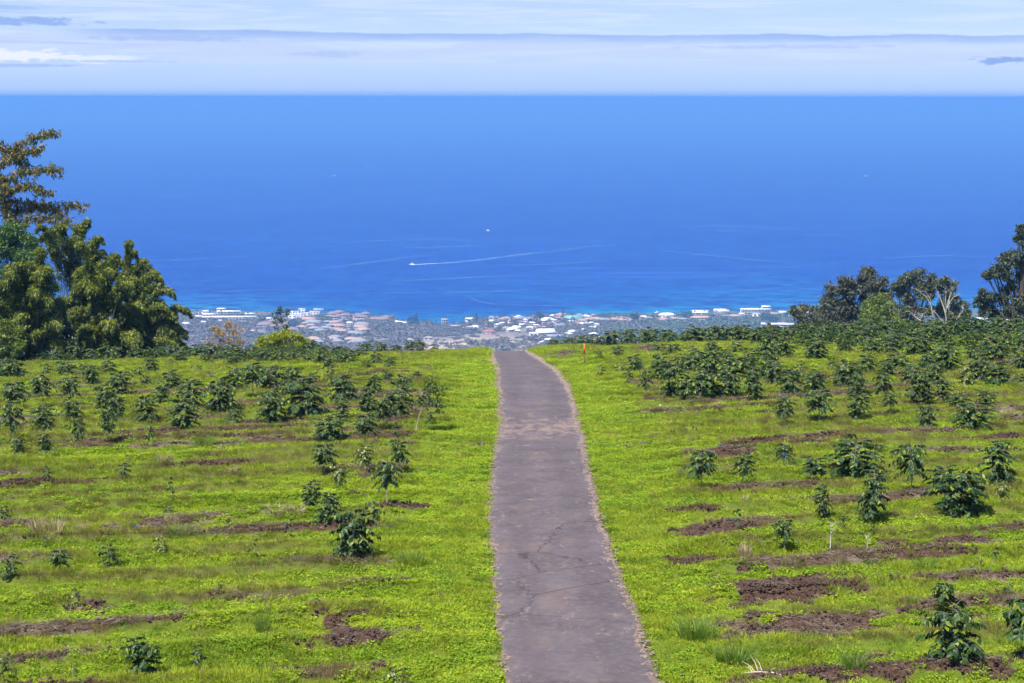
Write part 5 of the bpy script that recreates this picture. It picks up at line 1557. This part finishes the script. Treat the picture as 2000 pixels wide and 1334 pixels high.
def bare_sapling(u, v0, v1, label, seed, mat):
    b = hit(u, v1); d = b.y
    H = (v1 - v0) / FOC * d * 1.03
    r = np.random.default_rng(seed)
    o = empty('bare_sapling', b, label, 'sapling')
    mb = MB(); mb.tube([(0, 0, -.05), (.01, 0, H * .5), (0, 0, H)], [.012, .010, .004], 5); mb.build('stem', mat, o)
    for k in range(11):
        z = H * r.uniform(.45, .98); a = r.uniform(0, 6.28); l = H * r.uniform(.12, .3)
        e = np.array([l * math.cos(a), l * math.sin(a), z + l * .7])
        mb = MB(); mb.tube([(0, 0, z), e * .5 + np.array([0, 0, z * .5]), e], [.006, .005, .002], 4); mb.build('twig', mat, o)


bare_sapling(1622, 1016, 1077, 'bare white leafless sapling in brown grass, right field', 5, DRY_STEM)
bare_sapling(1694, 1044, 1078, 'small pale grey leafless sapling right of the bare white one', 6, DRY_STEM)
# ================================================================== SMALL THINGS IN THE FIELD
ROCK = plain_mat('field_rock', (0.17, 0.125, 0.10), 0.9, 0.45, 5)
ROCK_O = plain_mat('orange_rock', (0.17, 0.095, 0.060), 0.9, 0.6, 9)


def rock(u, v, wpx, label, mat, seed, flat=0.6):
    b = hit(u, v); d = b.y
    R = wpx / 2 / FOC * d
    r = np.random.default_rng(seed)
    import bmesh
    bm = bmesh.new(); bmesh.ops.create_icosphere(bm, subdivisions=3, radius=1.0)
    V = np.array([q.co[:] for q in bm.verts]); F = np.array([[w.index for w in f.verts] for f in bm.faces]); bm.free()
    for _ in range(26):                                    # knock off facets
        n = unit(r.normal(size=3)); k = r.uniform(.5, .85)
        t = V @ n; over = t > k
        V[over] -= ((t[over] - k) * .85)[:, None] * n
    V *= 1 + 0.05 * np.sin(V[:, :1] * 9 + seed) * np.sin(V[:, 1:2] * 8)
    V = V * np.array([R, R * .8, R * flat])
    mb = MB(); mb.add(V + np.array([0, 0, R * flat * .12]), F)
    o = mb.build('rock', mat); o.location = b; o.rotation_euler[2] = r.uniform(0, 6)
    tag(o, label, 'rock', 'rocks in the field')


rock(157, 1199, 30, 'rounded orange-grey boulder half hidden by weeds, lower left field', ROCK_O, 1, .75)
rock(15, 1212, 16, 'small pale rock at the lower left picture edge', ROCK, 2)
rock(1505, 1240, 24, 'pale tan rock lying on dry mulch, lower right field', ROCK, 3)
rock(1519, 1239, 13, 'small tan stone touching the pale rock on mulch', ROCK, 4)
rock(781, 997, 12, 'rust-red stone beside a coffee stem, left of the driveway', ROCK_O, 5, .7)
rock(1361, 818, 14, 'grey stone in grass right of the driveway, middle distance', ROCK, 6)
rock(824, 718, 9, 'small orange stone on the grass near the left brow', ROCK_O, 7)
rock(1703, 1322, 9, 'little brown stone on bare soil at the bottom right', ROCK, 8)
rock(586, 1234, 22, 'flat grey stone left of the bare soil patch', ROCK, 9, .25)
rock(1463, 1246, 9, 'little tan stone left of the pale rock', ROCK, 10)

# marker stake with orange top
b = hit(1142, 715); d = b.y
st = empty('marker_stake', b, 'slim wooden stake with bright orange top right of the driveway', 'stake')
H = 44 / FOC * d
mb = MB(); mb.box((0, 0, H * .24), (.045, .03, H * .60)); mb.build('post', plain_mat('stake_wood', (0.12, 0.09, 0.06), .9, .3, 20), st)
mb = MB(); mb.box((-.012, 0, H * .77), (.085, .05, H * .46)); mb.build('orange_top', plain_mat('orange_paint', (0.80, 0.16, 0.02), .6, .12, 20), st)
# small white pipe end
b = hit(1290, 797); d = b.y
st = empty('irrigation_riser', b, 'small white pipe riser in grass right of the driveway', 'pipe')
WP = plain_mat('white_pipe', (.82, .82, .8), .5, .05, 20)
mb = MB(); mb.tube([(0, 0, -.05), (0, 0, .15)], .03, 8); mb.build('pipe', WP, st)
mb = MB(); mb.tube([(0, 0, .15), (0, 0, .20)], .042, 8); mb.build('cap', WP, st)
# dead branch at the bottom
b = hit(1490, 1328); d = b.y
DEAD = plain_mat('dead_wood', (.55, .45, .33), .9, .25, 10)
st = empty('dead_branch', b, 'pale forked dead branch on soil at the bottom edge, right of driveway', 'branch')
q = lambda u, v, z=0.0: np.array(((u - 1490) / FOC * d, (1328 - v) / FOC * d * 1.2, 0.04 + z))
mb = MB(); mb.tube([q(1453, 1324, .02), q(1485, 1326, .05), q(1510, 1330, .05), q(1530, 1333)], [.010, .018, .020, .014], 6); mb.build('limb', DEAD, st)
for a, c in ((q(1482, 1326, .05), q(1468, 1300, .35)), (q(1476, 1326, .04), q(1452, 1308, .22)), (q(1490, 1326, .05), q(1479, 1303, .28)), (q(1470, 1325, .04), q(1456, 1316, .12)), (q(1500, 1328, .05), q(1520, 1316, .1))):
    mb = MB(); mb.tube([a, (a + c) / 2 + np.array([.02, 0, .03]), c], [.010, .007, .004], 5); mb.build('twig', DEAD, st)
b = hit(1840, 1226); d = b.y
st = empty('dead_branch', b, 'thin grey dead stick left of the nearest bushy coffee tree', 'branch')
mb = MB(); mb.tube([(-.42, 0, .04), (-.1, .05, .07), (.25, .02, .05)], [.012, .014, .008], 5); mb.build('limb', DEAD, st)
mb = MB(); mb.tube([(-.42, 0, .05), (-.44, 0, -.05), (-.46, -.1, -.02)], [.01, .008, .005], 5); mb.build('twig', DEAD, st)

# blue ribbons tied to plants
RIB = plain_mat('blue_ribbon', (.02, .16, .62), .5, .1, 20)
for u, v, lab in ((1531, 889, 'blue ribbon on the round-headed coffee tree before the dark soil'), (1595, 862, 'blue ribbon lying on the dark soil strip, right field'), (268, 1032, 'blue ribbon on straw, left field'),
                  (592, 741, 'blue ribbon among coffee leaves, left of the driveway'), (1314, 738, 'blue ribbon among dense coffee leaves, right of the driveway'), (1406, 874, 'blue ribbon in grass left of the dark soil bed')):
    p = hit(u, v + (30 if 'round-headed' in lab else 12))
    if 'lying' not in lab:
        p = at_dist(u, v, p.y - .25)
    else:
        p.z += .06
    mb = MB()
    mb.add([(-.035, 0, .06), (.035, .01, .06), (.045, .02, 0), (-.03, -.01, -.01), (.03, .0, -.10), (-.02, .02, -.09)], [(0, 1, 2), (0, 2, 3), (3, 2, 4), (3, 4, 5), (0, 2, 1), (0, 3, 2), (3, 4, 2), (3, 5, 4)])
    mb.tube([(-.035, .01, .06), (0, .03, .07), (.035, .01, .06)], .012, 5)
    o = mb.build('ribbon', RIB); o.location = p
    tag(o, lab, 'ribbon', 'blue ribbons in the field')

# countable tussocks
STRAW = leaf_mat('dry_straw_blade', (0.24, 0.18, 0.11), (0.40, 0.31, 0.20), (0.58, 0.48, 0.34), .8, .2)
TALL_G = leaf_mat('tall_grass_blade', (0.09, 0.18, 0.022), (0.15, 0.25, 0.028), (0.24, 0.33, 0.035), .6, .3)
WISPY = leaf_mat('wispy_weed', (0.085, 0.090, 0.025), (0.14, 0.14, 0.035), (0.24, 0.21, 0.07), .7, .25)


def blades(r, n, R, H, spread, w, curl=.5):
    a = r.uniform(0, 6.28, n); rr = R * np.sqrt(r.uniform(0, 1, n)) * .5
    P = np.stack([rr * np.cos(a), rr * np.sin(a), np.full(n, -.02)], 1)
    b = a + r.normal(size=n) * .6
    h = H * r.uniform(.45, 1.1, n); s = spread * r.uniform(.1, 1, n)
    D1 = np.stack([np.cos(b) * s, np.sin(b) * s, np.ones(n)], 1); D1 = unit(D1)
    M = P + D1 * (h * .6)[:, None]
    D2 = unit(D1 + np.stack([np.cos(b), np.sin(b), np.zeros(n)], 1) * (curl * r.uniform(.3, 1.3, n))[:, None] - np.array([0, 0, .25]) * curl)
    E = M + D2 * (h * .45)[:, None]
    S = unit(np.cross(D1, r.normal(size=(n, 3)) + np.array([0, 0, .2]))) * w * .5
    V = np.stack([P - S, P + S, M - S * .8, M + S * .8, E], 1).reshape(-1, 3)
    F = (np.array([(0, 1, 3), (0, 3, 2), (2, 3, 4)])[None] + (np.arange(n) * 5)[:, None, None]).reshape(-1, 3)
    return V, F, np.repeat(r.uniform(0, 1, n), 5)


def tussock(u, v, wpx, hpx, mat, label, seed, n=150, spread=.5, w=.012, curl=.5):
    b = hit(u, v); d = b.y
    r = np.random.default_rng(seed)
    mb = MB(); mb.add(*blades(r, n, wpx / FOC * d, hpx / FOC * d * 1.1, spread, w, curl))
    o = mb.build('grass_tussock', mat); o.location = b
    tag(o, label, 'grass tussock', 'single tussocks in the field')


tussock(74, 1046, 28, 34, STRAW, 'dry straw tussock, left one of the pair at the left edge', 1)
tussock(111, 1045, 28, 34, STRAW, 'dry straw tussock, right one of the pair at the left edge', 2)
tussock(160, 1042, 30, 16, STRAW, 'flat dry straw tuft right of the straw pair', 3)
tussock(322, 917, 26, 26, STRAW, 'upright pale straw tussock in the left field, middle distance', 4)
tussock(538, 1016, 44, 26, STRAW, 'wide curly straw tussock left of the small coffee tree pair', 5, spread=1.0, curl=1.2)
tussock(580, 1014, 34, 20, STRAW, 'straw tussock right of the wide curly straw one', 6, spread=.8)
tussock(338, 1026, 26, 16, STRAW, 'straw tuft at the left end of the straw bed', 7)
tussock(403, 1028, 24, 14, STRAW, 'pale straw tuft at the right end of the straw bed', 8, spread=1)
tussock(455, 936, 30, 12, STRAW, 'flat straw patch in the left field right of the upright straw tussock', 9, spread=1)
tussock(1456, 1088, 22, 26, STRAW, 'dry grass tuft behind the dark soil bed, right field', 10)
tussock(1455, 992, 12, 14, STRAW, 'small dry clump left of the thin seedling, right field', 11)
tussock(1422, 918, 18, 10, STRAW, 'bleached straw clump between two round coffee trees', 12, spread=1)
tussock(745, 895, 40, 14, STRAW, 'pale dry grass between round-headed coffee trees, left field', 13, spread=.9)
tussock(1362, 1246, 64, 46, TALL_G, 'large green tussock beside the driveway at lower right', 14, 420, .8, .014)
tussock(1442, 1296, 48, 44, TALL_G, 'green tussock at the lower right, left of the bare soil', 15, 260, .8, .014)
tussock(1409, 1296, 22, 34, TALL_G, 'narrow light green tussock left of the lower right one', 16, 120, .5)
tussock(1668, 1322, 44, 44, TALL_G, 'feathery green tussock growing on bare soil at the bottom', 17, 240, .7, .010)
tussock(1806, 1110, 34, 24, TALL_G, 'dark green tussock in bright grass, right field', 18, 140, .9, .014)
tussock(800, 1104, 50, 20, TALL_G, 'bluish green tussock right of the large bushy coffee tree', 19, 200, 1.0, .014)
tussock(513, 1240, 22, 52, TALL_G, 'tall thin green tussock in the lower left field', 20, 120, .3, .010)
tussock(400, 880, 34, 30, TALL_G, 'tall green tussock in the left field, middle distance', 21, 160, .5)
tussock(1500, 905, 26, 20, TALL_G, 'green tussock below the dark soil strip, right field', 22, 120, .6)
tussock(1555, 912, 24, 22, TALL_G, 'green tussock right of the ribboned coffee tree', 23, 120, .6)
tussock(350, 1054, 60, 18, TALL_G, 'dark green spiky tussock below the straw bed', 24, 200, 1.0, .016)
tussock(405, 1056, 50, 16, TALL_G, 'arching green tussock right of the spiky one', 25, 160, 1.1, .014)
tussock(1865, 1308, 26, 26, TALL_G, 'light green weed at the foot of the nearest bushy coffee tree', 26, 90, .7)
# ================================================================== GRASS, WEEDS, CLODS AND STRAW (what nobody could count)
def grass_mat(name, cols, rough=.6, tr=.35):
    """blade colour drifts with the place in the field and from tuft to tuft"""
    m, t, b = new_mat(name)
    P = t.pos()
    big = t.noise(t.vscale(P, (0.25, 1.15, 0.0)), 0.42, 3, .6)
    med = t.noise(t.vscale(P, (0.55, 1.0, 0.0)), 1.6, 2, .6)
    rnd = t.node('ShaderNodeObjectInfo').outputs['Random']
    k = t.attr('tint')
    c = t.mix(t.ss(.35, .68, big), cols[0], cols[1])
    c = t.mix(t.m('MULTIPLY', t.ss(.48, .66, med), .6), c, cols[3])
    c = t.mix(t.m('MULTIPLY', t.ss(.45, 1.0, rnd), .65), c, cols[2])
    c = t.mix(t.m('MULTIPLY', t.ss(.55, 1.0, k), .55), c, cols[3])
    t.l.new(c, b.inputs['Base Color'])
    b.inputs['Roughness'].default_value = rough
    b.inputs['Specular IOR Level'].default_value = .10
    ts = t.node('ShaderNodeBsdfTranslucent')
    t.l.new(t.mix(1.0, c, (1.2, 1.15, .6), 'MULTIPLY'), ts.inputs['Color'])
    mx = t.node('ShaderNodeMixShader'); mx.inputs[0].default_value = tr
    t.l.new(b.outputs[0], mx.inputs[1]); t.l.new(ts.outputs[0], mx.inputs[2])
    t.l.new(mx.outputs[0], m.node_tree.nodes['Material Output'].inputs['Surface'])
    return m


LAWN = grass_mat('lawn_blade', [(0.225, 0.315, 0.024), (0.375, 0.450, 0.032), (0.460, 0.475, 0.058), (0.155, 0.235, 0.022)])
CLOVER = grass_mat('broad_weed_leaf', [(0.210, 0.345, 0.020), (0.310, 0.430, 0.024), (0.410, 0.480, 0.036), (0.125, 0.230, 0.018)])
TUFTM = grass_mat('tuft_blade', [(0.110, 0.220, 0.022), (0.150, 0.265, 0.024), (0.220, 0.310, 0.030), (0.080, 0.175, 0.022)])
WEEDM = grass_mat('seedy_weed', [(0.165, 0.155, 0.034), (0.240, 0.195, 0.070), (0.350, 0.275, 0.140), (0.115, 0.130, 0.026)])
DRYM = grass_mat('straw_litter', [(0.200, 0.150, 0.110), (0.280, 0.215, 0.165), (0.380, 0.310, 0.245), (0.110, 0.080, 0.060)], .9, .1)


def piece(seed, n, R, H, spread, w, curl, mat):
    mb = MB(); mb.add(*blades(np.random.default_rng(seed), n, R * 2, H, spread, w, curl))
    return mb.mesh('blades', mat)


def clover_piece(seed, mat):
    r = np.random.default_rng(seed); n = 42
    a = r.uniform(0, 6.28, n); rr = .19 * np.sqrt(r.uniform(0, 1, n))
    P = np.stack([rr * np.cos(a), rr * np.sin(a), r.uniform(.015, .085, n)], 1)
    D = np.stack([np.cos(a + r.normal(size=n)), np.sin(a + r.normal(size=n)), r.uniform(-.2, .35, n)], 1)
    mb = MB(); mb.leaves(P, D, np.array([0, 0, 1.]) + r.normal(size=(n, 3)) * .35, r.uniform(.05, .085, n), r.uniform(.035, .055, n), DIAMOND, r.uniform(0, 1, n))
    return mb.mesh('leaves', mat)


def straw_piece(seed, mat):
    r = np.random.default_rng(seed); mb = MB()
    for _ in range(16):
        a = r.uniform(0, 6.28); p = np.append(r.uniform(-.18, .18, 2), r.uniform(.0, .04)); l = r.uniform(.08, .24)
        d = np.array([math.cos(a), math.sin(a), r.uniform(-.1, .25)])
        mb.tube([p, p + d * l], [.006, .004], 3, r.uniform(0, 1))
    return mb.mesh('straws', mat)


def clod_piece(seed, mat=None):
    r = np.random.default_rng(seed); mb = MB()
    import bmesh
    bm = bmesh.new(); bmesh.ops.create_icosphere(bm, subdivisions=1, radius=1.0)
    V0 = np.array([q.co[:] for q in bm.verts]); F0 = np.array([[w.index for w in f.verts] for f in bm.faces]); bm.free()
    for _ in range(5):
        s = r.uniform(.02, .055)
        mb.add(V0 * (s * (1 + .35 * r.normal(size=(len(V0), 1)))) * np.array([1, 1, .7]) + np.append(r.uniform(-.14, .14, 2), s * .3), F0, r.uniform(0, 1))
    return mb.mesh('clods', mat or plain_mat('soil_clod', (.060, .035, .024), .95, .5, 9))


def field_points(dens, y0=33, y1=150, power=1.4, ref=62.0):
    """random points over the part of the field in view; thinner and larger with distance"""
    N = int(dens * 0.34 * (y1 ** 2 - y0 ** 2))
    y = np.sqrt(RNG.uniform(y0 ** 2, y1 ** 2, N)); x = RNG.uniform(-.34, .34, N) * y
    k = np.minimum(1, (ref / y)) ** power
    keep = RNG.uniform(size=N) < k
    return x[keep], y[keep]


def spread(name, mesh, x, y, s, label, zoff=0.0, hs=None, tilt=.12):
    n = len(x)
    soil, _, _ = cover(x, y)
    z = height(x, y) + zoff
    rot = np.stack([RNG.normal(size=n) * tilt, RNG.normal(size=n) * tilt, RNG.uniform(0, 6.28, n)], 1)
    scl = np.stack([s, s, s if hs is None else hs], 1)
    scatter(name, mesh, np.stack([x, y, z], 1), rot, scl, label, 'grass')


def build_grass():
    def edge(x, y, gap=.03):
        e = road_dist(x, y) + .18 * (fbm(x * 1.6, y * 1.6, 88, 3) - .5) * 2
        return e > gap
    for k in range(3):                                              # short lawn
        x, y = field_points(17)
        soil, dry, weed = cover(x, y)
        keep = edge(x, y) & (RNG.uniform(size=len(x)) > soil * 1.25) & (RNG.uniform(size=len(x)) > weed * .8)
        x, y = x[keep], y[keep]
        far = np.maximum(1, y / 62.0) ** .62
        lush = fbm(x * .28, y * .4, 14, 3)
        s = far * RNG.uniform(.75, 1.25, len(x)) * (.75 + .6 * lush)
        spread('lawn_grass', piece(3 + k, 46, .21, .095, .9, .013, .8, LAWN), x, y, s, 'short bright green grass between the coffee rows', hs=s * (.15 + 1.7 * lush))
    x, y = field_points(16, y1=110)                                  # broad-leaved ground weeds
    soil, dry, weed = cover(x, y)
    pat = fbm(x * .22, y * .5, 19, 3)
    keep = edge(x, y, .1) & (RNG.uniform(size=len(x)) < sstep(.40, .62, pat) * .9 + .12 - .6 * weed) & (RNG.uniform(size=len(x)) > soil * 1.25)
    x, y = x[keep], y[keep]; s = np.maximum(1, y / 62.0) ** .6 * RNG.uniform(.7, 1.25, len(x))
    spread('clover_weeds', clover_piece(4, CLOVER), x, y, s, 'low broad-leaved green weeds in the grass')
    x, y = field_points(3.2)                                         # darker taller tufts
    soil, dry, weed = cover(x, y)
    pat = fbm(x * .3, y * .7, 29, 3)
    nearroad = np.exp(-((road_dist(x, y) - .25) / .35) ** 2)
    keep = edge(x, y, .02) & (RNG.uniform(size=len(x)) < sstep(.46, .66, pat) + .10 + .45 * nearroad) & (RNG.uniform(size=len(x)) > soil * 1.15)
    x, y = x[keep], y[keep]; s = np.maximum(1, y / 62.0) ** .5 * RNG.uniform(.55, 1.25, len(x))
    spread('tufted_grass', piece(9, 44, .16, .20, .75, .012, .8, TUFTM), x, y, s, 'dark green grass tufts in the field and along the asphalt')
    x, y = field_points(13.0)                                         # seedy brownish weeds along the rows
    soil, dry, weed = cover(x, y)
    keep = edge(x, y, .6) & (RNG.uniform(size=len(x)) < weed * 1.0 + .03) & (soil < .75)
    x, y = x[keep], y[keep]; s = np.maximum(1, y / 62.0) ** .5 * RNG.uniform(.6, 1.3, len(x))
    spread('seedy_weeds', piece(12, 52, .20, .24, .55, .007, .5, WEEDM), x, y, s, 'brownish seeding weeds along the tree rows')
    x, y = field_points(16, power=1.0)                               # straw and mulch
    soil, dry, weed = cover(x, y)
    keep = edge(x, y, .4) & (RNG.uniform(size=len(x)) < sstep(.25, .7, soil) * (.12 + .8 * dry))
    x, y = x[keep], y[keep]; s = np.maximum(1, y / 62.0) ** .5 * RNG.uniform(.7, 1.4, len(x))
    spread('straw_litter', straw_piece(5, DRYM), x, y, s, 'dry straw and twigs lying on the soil beds', .015)
    x, y = field_points(22, power=1.2)
    soil, dry, weed = cover(x, y)
    keep = edge(x, y, .5) & (RNG.uniform(size=len(x)) < sstep(.35, .8, soil) * (1 - .6 * dry))
    x, y = x[keep], y[keep]; s = RNG.uniform(.5, 1.5, len(x))
    spread('soil_clods', clod_piece(6), x, y, s, 'brown clods of turned soil in the bare beds', .01)
    # grass creeping over the asphalt edge and in its cracks
    n = 460
    y = RNG.uniform(38, 120, n); side = RNG.uniform(size=n) < .5
    l = np.interp(y, ROAD_Y, ROAD_L); r = np.interp(y, ROAD_Y, ROAD_R)
    inn = np.abs(RNG.normal(size=n)) * .10
    x = np.where(side, l + inn, r - inn)
    c = RNG.uniform(size=n) < .08; x = np.where(c, RNG.uniform(l, r), x)
    s = RNG.uniform(.3, .95, n)
    spread('edge_grass', piece(19, 40, .22, .12, 1.1, .012, .8, TUFTM), x, y, s, 'small grass tufts creeping over the asphalt edge', .05)
    # loose gravel and crumbs of asphalt along both edges
    n = 5200
    y = np.sqrt(RNG.uniform(37 ** 2, 138 ** 2, n)); side = RNG.uniform(size=n) < .4
    l = np.interp(y, ROAD_Y, ROAD_L); r = np.interp(y, ROAD_Y, ROAD_R)
    inn = RNG.normal(size=n) * .11 + np.where(side, .02, .10)
    x = np.where(side, l + inn, r - inn)
    z = base_height(x, y) + np.where(inn > 0, .035, -.02)
    s = RNG.uniform(.35, 1.0, n) * np.maximum(1, y / 70)
    scatter('edge_gravel', clod_piece(8, plain_mat('edge_gravel_stone', (.26, .195, .165), .9, .5, 9)), np.stack([x, y, z], 1),
            np.stack([np.zeros(n), np.zeros(n), RNG.uniform(0, 6.28, n)], 1), np.stack([s, s, s * .6], 1), 'loose tan gravel along the crumbling asphalt edges', 'gravel')


build_grass()
